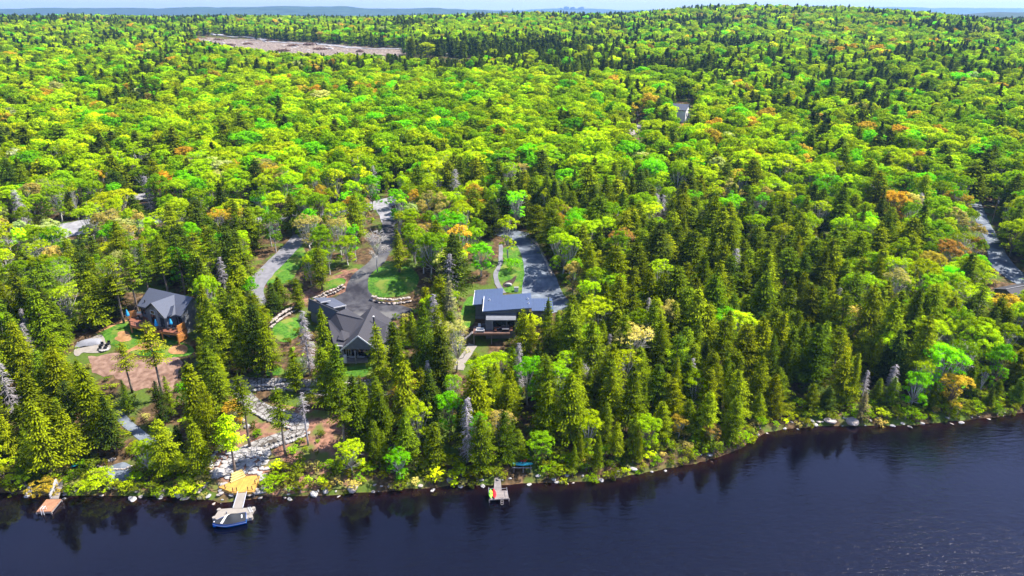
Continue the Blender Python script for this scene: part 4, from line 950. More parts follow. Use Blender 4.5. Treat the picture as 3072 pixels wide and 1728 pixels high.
    for k, (u, v, lab) in enumerate(((2.3, -.8, 'reddish deck chair between the sofa and the pale table'), (5.9, -.9, 'reddish deck chair right of the pale table'), (-1.5, 1.3, 'white chair at the back left of the brown deck'))):
        c = Q(u, v, 0); t = empty('deck_chair', c, lab, 'chair', 'chairs on the brown deck'); mt = 'white' if k == 2 else 'red_deck'
        MB().box(c + V3(0, 0, .36), .6, .6, .09).build('seat', M[mt], t); MB().box(c + V3(0, .28, .4), .6, .08, .55).build('backrest', M[mt], t)
        for sx in (-.25, .25):
            for sy in (-.25, .25): MB().beam(c + V3(sx, sy, 0), c + V3(sx, sy, .36), .05).build('leg', M[mt], t)
    # little white shed box behind the roof
    c = at(1549, 874); t = empty('utility_box', c, 'small white utility box on the lawn behind the blue metal roof', 'utility box'); MB().box(c, 1.1, .8, 1.1).build('cabinet', M['white'], t); MB().box(c + V3(0, 0, 1.1), 1.2, .9, .1).build('lid', M['siding_pale'], t)
house_right()

# --- white gable house in the woods
def house_far():
    b = at(2052, 360); k = b[1]; z0 = b[2]; P = PP(z0); 
    G = P(2068, 313, 8.5)
    ax = V3(-.86, .5); ax /= np.linalg.norm(ax); hw = V3(-ax[1], ax[0]) * 4.2; A = G + V3(*(ax * 11), 0)
    root = empty('white_house', (G[0], G[1], z0), 'white gabled house half hidden in the woods at upper right', 'house')
    r = MB(); roof_slabs(r, G, A, hw, z0 + 5.8, .25); r.build('roof', M['shingle_blue'], root)
    w = MB(); gable_walls(w, G, A, hw, z0 + 5.8, z0 - 2.5, .4, .4, .4); w.build('wall', M['siding_white'], root)
    al = V3(*(hw / np.linalg.norm(hw)), 0); al = al if np.cross(al, V3(0, 0, 1))[1] < 0 else -al
    F = G + V3(*(ax * .4), 0)
    for s_, z, w_, h_ in ((-1.9, 2.5, .8, 1.6), (1.6, 2.7, .9, 1.3)): window(root, V3(F[0], F[1], z0) + al * s_ + V3(0, 0, z), al, w_, h_, 'dark', 0)
    h3 = V3(hw[0], hw[1], 0); HOUSE_POLY.append([tuple(p[:2]) for p in (G + h3, A + h3, A - h3, G - h3)])
house_far()
def house_edge():
    b = at(3035, 885); z0 = b[2]; P = PP(z0)
    root = empty('small_house', b, 'dark roofed house corner at the right edge below the blue-grey drive', 'house')
    A = P(3018, 868, 4.2); B = P(3110, 850, 4.2); n = V3(.25, -1) * 3.6
    r = MB(); roof_slabs(r, A, B, n, z0 + 2.9, .2); r.build('roof', M['shingle'], root); w = MB(); gable_walls(w, A, B, n, z0 + 2.9, z0 - 2, .4); w.build('wall', M['siding'], root)
    MB().beam(A + V3(0, 0, .1), B + V3(0, 0, .1), .2, .1).build('ridge_cap', M['siding_pale'], root)
    HOUSE_POLY.append([(A[0] - 2, A[1] - 4), (B[0], B[1] - 4), (B[0], B[1] + 5), (A[0] - 2, A[1] + 4)])
    c = at(2972, 818); t = empty('small_tractor', c, 'small red garden tractor beside the blue-grey drive at the right edge', 'garden tractor')
    MB().box(c + V3(.2, 0, .35), 1.3, .7, .55).build('bonnet', M['red_plastic'], t); MB().box(c + V3(-.8, 0, .5), .6, .6, .5).build('seat', M['dark'], t); MB().box(c + V3(-.3, 0, .3), 2.2, .6, .2).build('chassis', M['dark'], t)
    for sx in (-.8, .7):
        for sy in (-.45, .45): MB().tube([c + V3(sx, sy - .1, .35), c + V3(sx, sy + .1, .35)], [.38 if sx < 0 else .28] * 2, 12).build('wheel', M['dark'], t)
house_edge()
def shed_far():
    b = at(672, 98); z0 = b[2]
    root = empty('forest_shelter', b, 'small pale building at the forest edge beyond the cleared lot', 'building')
    MB().box(b + V3(0, 0, -1), 13, 9, 6).build('wall', M['siding_white'], root)
    r = MB(); roof_slabs(r, b + V3(-7, 0, 7.2), b + V3(7, 0, 7.2), V3(0, -5.2), z0 + 4.9, .3); r.build('roof', M['siding_pale'], root)
    HOUSE_POLY.append([(b[0] - 8, b[1] - 7), (b[0] + 8, b[1] - 7), (b[0] + 8, b[1] + 7), (b[0] - 8, b[1] + 7)])
    g2 = at(650, 107); p = MB(); V, F = RG[0]
    for k in range(5): p.add(V * V3(3, 2.4, 1.6) + g2 + V3(k * 3 - 6, random.uniform(-1, 1), 1), F)
    tag(p.build('gravel_heap', M['far_concrete'], origin=g2), 'pale heaps of gravel in front of the small building by the forest road', 'gravel heap')
shed_far()
def pole(px, py, h, lab, arm=True):
    b = at(px, py); t = empty('utility_pole', b, lab, 'utility pole', None)
    MB().tube([b - V3(0, 0, .5), b + V3(0, 0, h)], [.16, .11], 8).build('pole', M['bark'], t)
    if arm: MB().beam(b + V3(-1, 0, h - .7), b + V3(1, 0, h - .7), .1).build('crossarm', M['bark'], t)
    MB().tube([b + V3(.35, 0, h - 2.2), b + V3(.35, 0, h - 1.3)], [.22, .22], 8).build('transformer', M['siding_pale'], t)
pole(1907, 404, 11, 'utility pole at the gravel yard left of the white house')
pole(2975, 670, 9, 'utility pole beside the bend of the blue-grey gravel road')

# ---------------------------------------------------------------- docks, deck and boats
DECKZ = 1.35
def yellow_deck():
    P = lambda x, y: on_plane(x, y, DECKZ)
    pts = [P(655, 1461), P(698, 1478), P(759, 1475), P(782, 1427), P(737, 1426), P(712, 1440), P(690, 1446)]
    c = sum(pts) / len(pts); root = empty('lakeside_deck', (c[0], c[1], .2), 'new golden-yellow wooden deck with rope posts on the rocky shore', 'deck')
    MB().slab(pts, .14).build('deck_boards', M['yellow_deck'], root)
    fr = MB()
    for a, b in zip(pts[:4], pts[1:4] + [pts[4]]): fr.beam(a - V3(0, 0, .34), b - V3(0, 0, .34), .1, .36)
    fr.build('fascia', M['yellow_deck'], root)
    for p in pts[:4]:
        MB().beam(V3(p[0], p[1], float(terrain(p[0], p[1])) - .4), p - V3(0, 0, .15), .2).build('support_post', M['grey_wood'], root)
    # steps up to the stones
    st_ = MB(); a = P(690, 1446); b = P(737, 1426); u = (b - a); u /= np.linalg.norm(u); n = V3(-u[1], u[0], 0); n = n if n[1] > 0 else -n
    W_ = np.linalg.norm(b - a)
    for k in range(4):
        q = [a + n * (k * .42 - .5) + u * k * .25, a + n * (k * .42 - .5) + u * (W_ - .1), a + n * (k * .42 - .04) + u * (W_ - .1), a + n * (k * .42 - .04) + u * k * .25]
        st_.slab([p + V3(0, 0, .2 + k * .19) for p in q], .2 + k * .19 - .01)
    st_.build('steps', M['pale_yellow_deck'], root)
    posts = [P(655, 1461), P(676, 1466), P(699, 1474), P(711, 1474), P(744, 1472), P(757, 1470), P(766, 1452), P(775, 1436)]
    for p in posts: MB().beam(p, p + V3(0, 0, .85), .11).build('rail_post', M['dark'], root)
    rp = MB()
    for i, j in ((0, 1), (1, 2), (2, 3), (4, 5), (6, 7)):
        for h in (.72, .4):
            A, B = posts[i] + V3(0, 0, h), posts[j] + V3(0, 0, h); mid = (A + B) / 2 - V3(0, 0, .1)
            rp.tube([A, (A + mid) / 2 - V3(0, 0, .03), mid, (B + mid) / 2 - V3(0, 0, .03), B], [.025] * 5, 5)
    rp.build('rope', M['bark'], root)
    CLEAR.append([tuple(p[:2]) for p in pts])
    # aluminium gangway and floating platform
    g1 = [on_plane(714, 1475, 1.3), on_plane(740, 1475, 1.3), on_plane(728, 1524, .55), on_plane(699, 1524, .55)]
    r2 = empty('gangway', g1[0], 'pale straight gangway from the yellow deck down to the boat float', 'gangway')
    MB().slab(g1[::-1], .12).build('walkway', M['beige'], r2)
    for a, b in ((g1[0], g1[3]), (g1[1], g1[2])): MB().beam(a + V3(0, 0, .03), b + V3(0, 0, .03), .09, .16).build('side_rail', M['far_concrete'], r2)
    F_ = lambda x, y: on_plane(x, y, .5)
    pl = [F_(658, 1527), F_(699, 1524), F_(728, 1524), F_(763, 1522), F_(762, 1528), F_(757, 1536), F_(752, 1553), F_(742, 1556), F_(700, 1558), F_(648, 1558), F_(641, 1553)]
    r3 = empty('boat_float', sum(pl) / len(pl), 'pale beige floating platform with a covered motorboat moored against it', 'float')
    MB().slab(pl[::-1], .5).build('platform', M['beige'], r3)
    for (x, y) in ((657, 1529), (643, 1553), (760, 1525), (753, 1551)):
        q = F_(x, y); MB().tube([q - V3(0, 0, .45), q + V3(0, 0, .12)], [.34, .34], 10).build('corner_buffer', M['beige'], r3)
    q = F_(748, 1528); l = MB(); l.beam(q + V3(-.35, .3, .1), q + V3(.5, -.9, .1), .06); l.beam(q + V3(.05, .45, .1), q + V3(.9, -.75, .1), .06)
    for k in range(5):
        a = q + V3(-.35, .3, .1) + V3(.85, -1.2, 0) * k / 4.5; l.beam(a, a + V3(.4, .15, 0), .05)
    l.build('ladder', M['white'], r3)
    w = MB()
    for k in range(5):
        for j in range(2):
            a = F_(736 + k * 2.8, 1540 + j * 3.2); w.box(a + V3(0, 0, .012), .10, .16, .01, .3)
    w.build('lettering', M['dark'], r3)
    q = F_(680, 1541); w = MB(); w.tube([q, q + V3(0, 0, .5)], [.12, .09], 8); w.build('mooring_post', M['siding_pale'], r3)
    # the motorboat under its cover, bow to the lower left
    S = on_plane(738, 1561, .75); Bw = on_plane(637, 1583, .75); d = (Bw - S)[:2]; L = np.linalg.norm(d); d /= L; n2 = V3(-d[1], d[0]); n2 = n2 if n2[1] > 0 else -n2
    root = empty('motorboat', (S + Bw) / 2 - V3(0, 0, .6), 'motorboat with blue hull under a dark grey cover with white stripes', 'boat')
    ns, nr = 22, 9
    def hullpt(t, s_, z):  # t 0 stern ..1 bow
        half = 1.22 * (1 - max(0, (t - .45) / .55) ** 2.3) * (.94 + .06 * min(1, t * 6)); return V3(*(S[:2] + d * L * t + n2 * half * s_ + n2 * .9), z)
    hv = []; hf = []
    for i in range(ns + 1):
        t = i / ns; k = 1 - .45 * max(0, (t - .6) / .4)
        for s_, z, f in ((-1, .85, 1), (-.97, .5, 1), (-.8, .12, 1), (0, -.2, 1), (.8, .12, 1), (.97, .5, 1), (1, .85, 1)):
            zz = z + .18 * t if z > .3 else z + .25 * t ** 3
            hv.append(hullpt(t, s_ * (k if z < .3 else 1), zz))
    for i in range(ns):
        for j in range(6): hf.append((i * 7 + j, i * 7 + j + 1, (i + 1) * 7 + j + 1, (i + 1) * 7 + j))
    hf.append(tuple(range(7)))
    MB().add(hv, hf).build('hull', M['hull_blue'], root, smooth=True)
    sm = MB()
    for s_ in (-1.01, 1.01):
        for i in range(ns): sm.beam(hullpt(i / ns, s_, .55 + .18 * i / ns), hullpt((i + 1) / ns, s_, .55 + .18 * (i + 1) / ns), .04, .07)
    sm.build('hull_stripe', M['white'], root)
    cv = []; cf = []
    for i in range(ns + 1):
        t = i / ns
        for j in range(nr):
            s_ = -1.04 + 2.08 * j / (nr - 1); peak = .62 * math.exp(-((t - .42) / .16) ** 2) + .38 * (1 - t) ** .5
            cv.append(hullpt(t, s_, .86 + .18 * t + peak * (1 - abs(s_ / 1.04) ** 1.7) - (.12 if abs(s_) > 1 else 0)))
    for i in range(ns):
        for j in range(nr - 1): cf.append((i * nr + j, i * nr + j + 1, (i + 1) * nr + j + 1, (i + 1) * nr + j))
    MB().add(cv, cf).build('cover', M['cover'], root, smooth=True)
    # white folded arch lying across the cover, and two pale patches
    def oncov(t, s_):
        peak = .62 * math.exp(-((t - .42) / .16) ** 2) + .38 * (1 - t) ** .5; return hullpt(t, s_, .86 + .18 * t + peak * (1 - abs(s_ / 1.04) ** 1.7) + .06)
    arch = MB(); P1 = [oncov(.50, .95), oncov(.55, .5), oncov(.60, .0), oncov(.66, -.5), oncov(.70, -.85)]; P2 = [oncov(.56, .9), oncov(.62, .45), oncov(.67, -.05), oncov(.72, -.5), oncov(.75, -.8)]
    arch.tube(P1, [.06] * 5, 6); arch.tube(P2, [.06] * 5, 6)
    for k in (2, 3, 4): arch.beam(P1[k], P2[k], .07)
    arch.build('wake_tower', M['white'], root)
    for t, s0, s1 in ((.10, .1, -.5), (.93, .5, -.4)):
        q = MB(); q.slab([oncov(t, s0), oncov(t + .035, s0), oncov(t + .035, s1), oncov(t, s1)], .03); q.build('cover_patch', M['white'], root)
yellow_deck()

def brown_dock():
    F_ = lambda x, y, z=.55: on_plane(x, y, z)
    pl = [F_(139, 1498), F_(183, 1497), F_(153, 1534), F_(109, 1535)]
    root = empty('swim_dock', sum(pl) / 4, 'reddish-brown rectangular swim dock at the left edge of the shore', 'dock')
    MB().slab(pl[::-1], .22).build('platform', M['red_wood'], root)
    fr = MB()
    for a, b in zip(pl, pl[1:] + pl[:1]): fr.beam(a - V3(0, 0, .30), b - V3(0, 0, .30), .1, .2)
    fr.build('frame', M['grey_wood'], root)
    for p in pl: MB().tube([V3(p[0], p[1], -2), p - V3(0, 0, .2)], [.13, .13], 8).build('pile', M['grey_wood'], root)
    l = MB()
    for x in (129.5, 137):
        a = F_(x, 1530); l.tube([a + V3(0, .25, 0), a + V3(0, .2, .7), a + V3(0, -.55, .7), a + V3(0, -.6, -.9)], [.05] * 4, 6)
    for z in (-.1, .15): l.beam(F_(129.5, 1530) + V3(0, -.6, z), F_(137, 1530) + V3(0, -.6, z), .05)
    l.build('swim_ladder', M['white'], root)
    g = [F_(153, 1496, .6), F_(175, 1496, .6), on_plane(187, 1461, 1.1), on_plane(168, 1461, 1.1), on_plane(172, 1440, 2.0), on_plane(189, 1440, 2.0)]
    r2 = empty('gangway', g[0], 'weathered grey gangway with a white handrail leading to the brown swim dock', 'gangway')
    MB().slab([g[0], g[1], g[2], g[3]], .12).slab([g[3], g[2], g[5], g[4]], .12).build('walkway', M['grey_wood'], r2)
    for dx, dz in ((0, 0), (3, 0)):
        rl = MB(); a = on_plane(149 + dx, 1488, 1.1); b = on_plane(167 + dx, 1442, 2.9); z = V3(0, 0, 1)
        rl.beam(a + z * .3, b + z * .3, .07); rl.beam(a - z * .05, b - z * .05, .06)
        for t in (0, .5, 1):
            p = a + (b - a) * t; rl.beam(V3(p[0], p[1], p[2] - 1.0), p + z * .3, .07)
        rl.build('handrail', M['white'], r2)
brown_dock()

def kayak(name, P0, P1, mat, lab, z=.0, width=.75, h=.36, cock=True, roll=0):
    P0, P1 = V3(*P0), V3(*P1); d = P1 - P0; L = np.linalg.norm(d); d /= L; n = np.cross(V3(0, 0, 1), d); n /= np.linalg.norm(n); up = np.cross(d, n)
    root = empty(name, (P0 + P1) / 2, lab, 'kayak')
    ns = 18; hv = []; hf = []
    for i in range(ns + 1):
        t = i / ns; w = width / 2 * math.sin(math.pi * (t * .96 + .02)) ** .75; r_ = .06 * abs(2 * t - 1) ** 3
        for k in range(10):
            a = 2 * math.pi * k / 10; y = math.cos(a) * w; zz = math.sin(a) * h / 2 * (w / (width / 2)) ** .5
            hv.append(P0 + d * L * t + n * y + up * (zz + h / 2 + r_))
    for i in range(ns):
        for k in range(10): hf.append((i * 10 + k, i * 10 + (k + 1) % 10, (i + 1) * 10 + (k + 1) % 10, (i + 1) * 10 + k))
    hf += [tuple(range(9, -1, -1)), tuple(ns * 10 + k for k in range(10))]
    MB().add(hv, hf).build('hull', M[mat], root, smooth=True)
    c = P0 + d * L * .48 + up * (h + .0)
    MB().tube([c - up * .05, c + up * .04], [.27, .24], 14).build('cockpit', M['dark'], root)
    MB().tube([c - up * .02 - d * .08, c + up * .16 - d * .2], [.18, .16], 8).build('seat', M[mat], root)
    return root
def kayak_dock():
    F_ = lambda x, y, z=.6: on_plane(x, y, z)
    pl = [F_(1466, 1472), F_(1521, 1471), F_(1527, 1495), F_(1468, 1499)]
    root = empty('kayak_dock', sum(pl) / 4, 'small weathered dock holding a lime and a red kayak', 'dock')
    MB().slab(pl[::-1], .2).build('platform', M['grey_wood'], root)
    for p in pl: MB().tube([V3(p[0], p[1], -1.8), p - V3(0, 0, .1)], [.1, .1], 8).build('pile', M['grey_wood'], root)
    g = [F_(1482, 1473, .62), F_(1504, 1472, .62), on_plane(1501, 1433, 1.5), on_plane(1485, 1433, 1.5)]
    st_ = MB(); n = 11
    for k in range(n):
        a = g[0] + (g[3] - g[0]) * (k + .12) / n; b = g[1] + (g[2] - g[1]) * (k + .12) / n; c = g[1] + (g[2] - g[1]) * (k + .9) / n; e = g[0] + (g[3] - g[0]) * (k + .9) / n; st_.slab([a, b, c, e], .07)
    for a, b in ((g[0], g[3]), (g[1], g[2])): st_.beam(a - V3(0, 0, .1), b - V3(0, 0, .1), .08, .2)
    st_.build('ramp', M['grey_wood'], root)
    for (x0, y0, x1, y1) in ((1466, 1462, 1466, 1474), (1520, 1462, 1524, 1488)):
        rl = MB(); a = F_(x0, y0, 1.3); b = F_(x1, y1, 1.3); rl.beam(a, b, .06); rl.beam(V3(a[0], a[1], .5), a, .07); rl.beam(V3(b[0], b[1], .5), b, .07); rl.build('side_rail', M['siding_pale'], root)
    for (x0, x1) in ((1467, 1481), (1505, 1519)):
        rl = MB(); a = F_(x0, 1466, 1.1); b = F_(x1, 1465, 1.1); rl.beam(a, b, .06); rl.beam(V3(a[0], a[1], .3), a, .06); rl.build('side_rail', M['siding_pale'], root)
    l = MB()
    for x in (1502.5, 1510): a = F_(x, 1495); l.tube([a + V3(0, .3, 0), a + V3(0, .25, .55), a + V3(0, -.35, .5), a + V3(0, -1.0, -.5)], [.04] * 4, 6)
    for k in range(4):
        t = k / 3; a = F_(1502.5, 1495) + V3(0, -.35 - .65 * t, .35 - .85 * t); l.beam(a, a + V3((7.5) / 16.8, 0, 0), .12, .05)
    l.build('swim_ladder', M['grey_wood'], root)
    kayak('kayak', F_(1472.5, 1497, .65), F_(1471.5, 1471, .65), 'green_plastic', 'lime green kayak lying on the left edge of the small dock')
    kayak('kayak', F_(1484, 1498, .65), F_(1481, 1470, .65), 'red_plastic', 'bright red kayak lying beside the lime one on the small dock')
    # rack with teal boat
    b = at(1568, 1418); r = empty('boat_rack', b, 'pale timber rack behind the shore carrying a teal canoe', 'rack'); z0 = b[2]
    Q = lambda u, v, z: b + V3(u, v, z)
    for v in (0, 1.5):
        MB().beam(Q(-1.9, v, 1.1), Q(1.7, v, 1.1), .12).build('crossbeam', M['siding_pale'], r)
    for u in (-1.6, .1, 1.5):
        for v in (0, 1.5): MB().beam(Q(u, v, -.4), Q(u, v, 1.1), .12).build('leg', M['grey_wood'], r)
    kayak('canoe', Q(-2.0, .75, 1.18), Q(1.9, .75, 1.18), 'teal_plastic', 'teal canoe lying on the pale timber rack', width=1.0, h=.45)
    c = at(1568, 1396); kayak('kayak', c + V3(-.9, -.3, .3), c + V3(.9, .8, .6), 'red_plastic', 'red and yellow kayak on the ground behind the teal canoe', width=.9, h=.4)
    c = at(232, 1398); kayak('kayak', c + V3(-.9, -.9, .1), c + V3(.8, 1.0, .2), 'teal_plastic', 'teal kayak under the trees above the brown dock')
    c = at(219, 1388); kayak('kayak', c + V3(-.5, -.9, .1), c + V3(.6, .9, .2), 'red_plastic', 'orange-red kayak under the trees above the brown dock')
kayak_dock()
# ---------------------------------------------------------------- tree shapes
def norm(a): return a / (np.linalg.norm(a, axis=-1, keepdims=True) + 1e-9)
def cards(C, N, T, L, W):
    """leaf sprays: kite-shaped faces centred at C, normal N, axis T"""
    N = norm(N); T = norm(T - (T * N).sum(-1, keepdims=True) * N); B = np.cross(N, T)
    L = np.asarray(L)[:, None]; W = np.asarray(W)[:, None]
    V = np.stack([C - T * L * .5, C + B * W * .5 + T * L * .08, C + T * L * .5, C - B * W * .5 + T * L * .08], 1).reshape(-1, 3)
    return V, np.arange(len(V)).reshape(-1, 4)
def trunk_geo(rng, H, r0, lean=.02, n=7, seg=6, top=.97, branches=0, b0=.2, b1=.6, blen=1.2):
    pts = []; x = y = 0
    for i in range(seg + 1):
        t = i / seg; pts.append((x, y, H * top * t - .3)); x += rng.normal(0, lean) * H / seg; y += rng.normal(0, lean) * H / seg
    mb = MB(); mb.tube(pts, [r0 * (1 - .88 * (i / seg)) for i in range(seg + 1)], n)
    for k in range(branches):
        t = rng.uniform(b0, b1); z = H * top * t; i = min(seg - 1, int(t * seg)); p = np.array(pts[i]) * (1 - (t * seg - i)) + np.array(pts[i + 1]) * (t * seg - i)
        a = rng.uniform(0, 6.28); l = blen * rng.uniform(.5, 1.2); q = p + np.array([math.cos(a) * l, math.sin(a) * l, rng.uniform(-.35, .25) * l])
        mb.tube([p, (p + q) / 2 + np.array([0, 0, .05]), q], [.035, .025, .012], 3)
    return np.array(mb.v), mb.f, pts
def conifer_crown(rng, H, Rm, base=.15, dens=1.0, size=1.0, pw=.78, irr=.3, droop=.25, gap=.0, lift=.1):
    C = []; N = []; T = []; L = []; W = []; tip = []
    z = H * base; zs = []
    while z < H * .985: zs.append(z); z += (.50 - .22 * (z / H)) / dens * (size ** .5) * rng.uniform(.7, 1.3)
    asym = rng.uniform(0, 6.28)
    for z in zs:
        t = (z - H * base) / (H * (1 - base)); r0 = Rm * ((1 - t) ** pw) * min(1, .55 + t * 3.5) + .15
        nb = max(4, int(round((6.2 if size < 1.5 else 5) * rng.uniform(.75, 1.15))))
        a0 = rng.uniform(0, 6.28)
        for k in range(nb):
            if rng.random() < gap: continue
            a = a0 + k * 2 * math.pi / nb + rng.normal(0, .25); r = r0 * rng.uniform(1 - irr, 1 + irr * .6) * (1 + .12 * math.cos(a - asym))
            dirv = np.array([math.cos(a), math.sin(a), 0]); side = np.array([-math.sin(a), math.cos(a), 0])
            st = .42 * size; q = r * .18 + st * .3
            r *= 1 + .30 * float(vn(a * 1.3 + 40, z * .8, 1.0, 61)); zb = z + rng.normal(0, .12)
            while q < r + .05:
                f = q / max(r, .3); zz = zb + lift * q - droop * q * q / max(r0, 1.) * .55 + rng.normal(0, .05)
                m = 3 if size < 1.5 else 2
                for j in range(m):
                    sd = (j - (m - 1) / 2) * (.9 if m == 3 else 1.2); spread = min(.34 * q + .08, .55 * size) * (1 if m == 3 else .7)
                    c = dirv * q + side * sd * spread + np.array([0, 0, zz - abs(sd) * .05]) + rng.normal(0, .06, 3)
                    C.append(c); tv = dirv + side * sd * .75 + np.array([0, 0, lift - droop * f * 1.1 - .05]); T.append(tv)
                    N.append(np.array([0, 0, 1.]) + dirv * (.35 + .5 * f) + rng.normal(0, .38, 3)); L.append(rng.uniform(.5, .82) * size * (1.1 - .25 * f)); W.append(rng.uniform(.2, .34) * size * (1.25 if size > 1.5 else 1))
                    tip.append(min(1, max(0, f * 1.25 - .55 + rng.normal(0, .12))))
                q += st * rng.uniform(.8, 1.2)
    for k in range(5):
        C.append(np.array([0, 0, H * (.965 + .01 * k)])); T.append(np.array([rng.normal(0, .2), rng.normal(0, .2), 1])); N.append(np.array([rng.normal(0, 1), rng.normal(0, 1), .2])); L.append(.8 * size); W.append(.22 * size); tip.append(.8)
    V, F = cards(np.array(C), np.array(N), np.array(T), L, W)
    return V, F, np.repeat(np.array(tip), 4)
def lobes_of(rng, H, Rm, n, low=.42, flat=.75):
    out = []
    for k in range(n):
        a = k * 2.399 + rng.uniform(-.4, .4); rr = Rm * math.sqrt((k + .4) / n) * .80; top = 1 - (rr / Rm) ** 2 * .42
        z = H * (low + (1 - low) * top * rng.uniform(.66, .92)); r = Rm * rng.uniform(.30, .46) * (1.05 - .2 * rr / Rm)
        out.append((np.array([math.cos(a) * rr, math.sin(a) * rr, min(z, H - r * flat)]), r))
    for k in range(n * 2 // 3):
        a = k * 2.1 + rng.uniform(-.5, .5); rr = Rm * rng.uniform(.35, .8); out.append((np.array([math.cos(a) * rr, math.sin(a) * rr, H * rng.uniform(low * .8, low + .26)]), Rm * rng.uniform(.22, .34)))
    return out
def broad_crown(rng, lobes, count, size, H, flat=.75, sparse=0):
    tot = sum(r ** 2 for _, r in lobes); C = []; N = []; T = []; L = []; W = []; tip = []
    for c, r in lobes:
        n = max(6, int(count * r * r / tot)); d = norm(rng.normal(0, 1, (n, 3))); d[:, 2] = np.where(d[:, 2] < -.35, -d[:, 2], d[:, 2])
        # second-level clumps on the lobe surface
        kc = norm(rng.normal(0, 1, (9, 3))); cl = np.argmax(d @ kc.T, 1); d2 = norm(d * .6 + kc[cl] * .55 + rng.normal(0, .12, (n, 3)))
        rad = r * (rng.uniform(.55, 1.0, n) ** .5) * (1 + .16 * (np.einsum('ij,ij->i', d2, kc[cl]) - .7) + rng.normal(0, .07, n))
        p = c + d2 * rad[:, None] * np.array([1, 1, flat])
        C.append(p); N.append(d2 * .9 + np.array([0, 0, .55]) + rng.normal(0, .38, (n, 3))); T.append(rng.normal(0, 1, (n, 3))); L.append(rng.uniform(.75, 1.25, n) * size); W.append(rng.uniform(.55, .95, n) * size * .85)
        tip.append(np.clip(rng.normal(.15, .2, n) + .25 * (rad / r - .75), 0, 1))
    V, F = cards(np.concatenate(C), np.concatenate(N), np.concatenate(T), np.concatenate(L), np.concatenate(W))
    return V, F, np.repeat(np.concatenate(tip), 4)
def limbs_geo(rng, H, lobes, r0, fork=.38, n=6, twigs=0, tw=.6):
    mb = MB(); f = np.array([rng.normal(0, .02) * H, rng.normal(0, .02) * H, H * fork])
    mb.tube([(0, 0, -.4), f * .5 + rng.normal(0, .06, 3), f], [r0, r0 * .8, r0 * .66], n + 1)
    for c, r in lobes:
        m = f + (c - f) * .5 + np.array([0, 0, -.08 * H * rng.random()]) + rng.normal(0, .12, 3); mb.tube([f - np.array([0, 0, .2]), m, c], [r0 * .42, r0 * .26, r0 * .08], 4)
        for k in range(twigs):
            d = norm(rng.normal(0, 1, 3)); d[2] = abs(d[2]) * .8 + .1; s = m + (c - m) * rng.uniform(.2, 1); e = s + d * r * rng.uniform(.7, 1.25)
            mb.tube([s, (s + e) / 2 + rng.normal(0, .08, 3), e], [.05 * tw, .032 * tw, .012 * tw], 3)
            for j in range(3):
                d3 = norm(d + rng.normal(0, .6, 3)); u = s + (e - s) * rng.uniform(.4, .95); mb.tube([u, u + d3 * r * .5], [.022 * tw, .01 * tw], 3)
    return np.array(mb.v), mb.f
def dead_conifer_geo(rng, H, Rm, dense=1.0, base=.12):
    V, F, pts = trunk_geo(rng, H, .2); mb = MB(); mb.v = [tuple(p) for p in V]; mb.f = list(F)
    z = H * base
    while z < H * .97:
        t = z / H; r = Rm * (1 - t) ** .7 + .2
        for k in range(int(5 * dense)):
            if rng.random() < .15: continue
            a = rng.uniform(0, 6.28); l = r * rng.uniform(.5, 1.15); d = np.array([math.cos(a), math.sin(a), 0]); p = np.array([0, 0, z]); q = p + d * l + np.array([0, 0, -.18 * l + rng.normal(0, .1)])
            m = (p + q) / 2 + np.array([0, 0, .1]); mb.tube([p, m, q], [.05, .035, .015], 3)
            for j in range(int(4 * dense)):
                u = p + (q - p) * rng.uniform(.3, 1); e = u + d * .35 * rng.uniform(.3, 1) + np.array([-d[1], d[0], 0]) * rng.uniform(-.5, .5) + np.array([0, 0, rng.uniform(-.4, .05)]); mb.tube([u, e], [.028, .012], 3)
        z += rng.uniform(.28, .5)
    return np.array(mb.v), mb.f
def py_mesh(name, V, F, mats):
    me = bpy.data.meshes.new(name); me.from_pydata([tuple(map(float, v)) for v in V], [], F)
    for m_ in mats: me.materials.append(m_)
    me.update(); me.polygons.foreach_set('use_smooth', [True] * len(me.polygons)); return me

# every kind: list of (crown mesh, trunk mesh, nominal height, nominal radius)
LIB = {}
def rg(k): return np.random.default_rng(k)
def add_con(kind, k, H, Rm, base, bark='bark', **kw):
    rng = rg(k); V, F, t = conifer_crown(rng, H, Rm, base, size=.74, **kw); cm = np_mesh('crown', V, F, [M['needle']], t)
    tv, tf, _ = trunk_geo(rng, H, .014 * H + .03, branches=16, b0=.1, b1=max(.3, base + .2), blen=Rm * .55); LIB.setdefault(kind, []).append((cm, py_mesh('trunk', tv, tf, [M[bark]]), H, Rm))
for k in range(5): add_con('spruce', 100 + k, 15, 2.7 + .25 * (k % 3), .14 + .03 * (k % 2), pw=.92 - .08 * (k % 3), droop=.26 + .08 * (k % 2), irr=.36)
for k in range(3): add_con('hemlock', 120 + k, 15, 3.3, .10, pw=.70, droop=.35, irr=.42, lift=.16)
for k in range(3): add_con('narrow', 140 + k, 15, 1.9, .10, pw=.62, droop=.3, dens=1.05)
for k in range(3): add_con('pine', 160 + k, 16, 2.3, .46, pw=.48, droop=.12, irr=.5, gap=.25, dens=.8, lift=.22)
def add_broad(kind, k, H, Rm, n, count, size, low=.42, bark='bark', flat=.75, twigs=2):
    rng = rg(k); lb = lobes_of(rng, H, Rm, n, low, flat); V, F, t = broad_crown(rng, lb, count, size, H, flat); cm = np_mesh('crown', V, F, [M['leaf']], t)
    tv, tf = limbs_geo(rng, H, lb, .018 * H, fork=low * .8, twigs=twigs); LIB.setdefault(kind, []).append((cm, py_mesh('trunk', tv, tf, [M[bark]]), H, Rm))
for k in range(5): add_broad('maple', 200 + k, 12, 3.7, 13 + k, 6800, .30, low=.27 + .03 * (k % 3), bark='bark' if k % 2 else 'pale_bark')
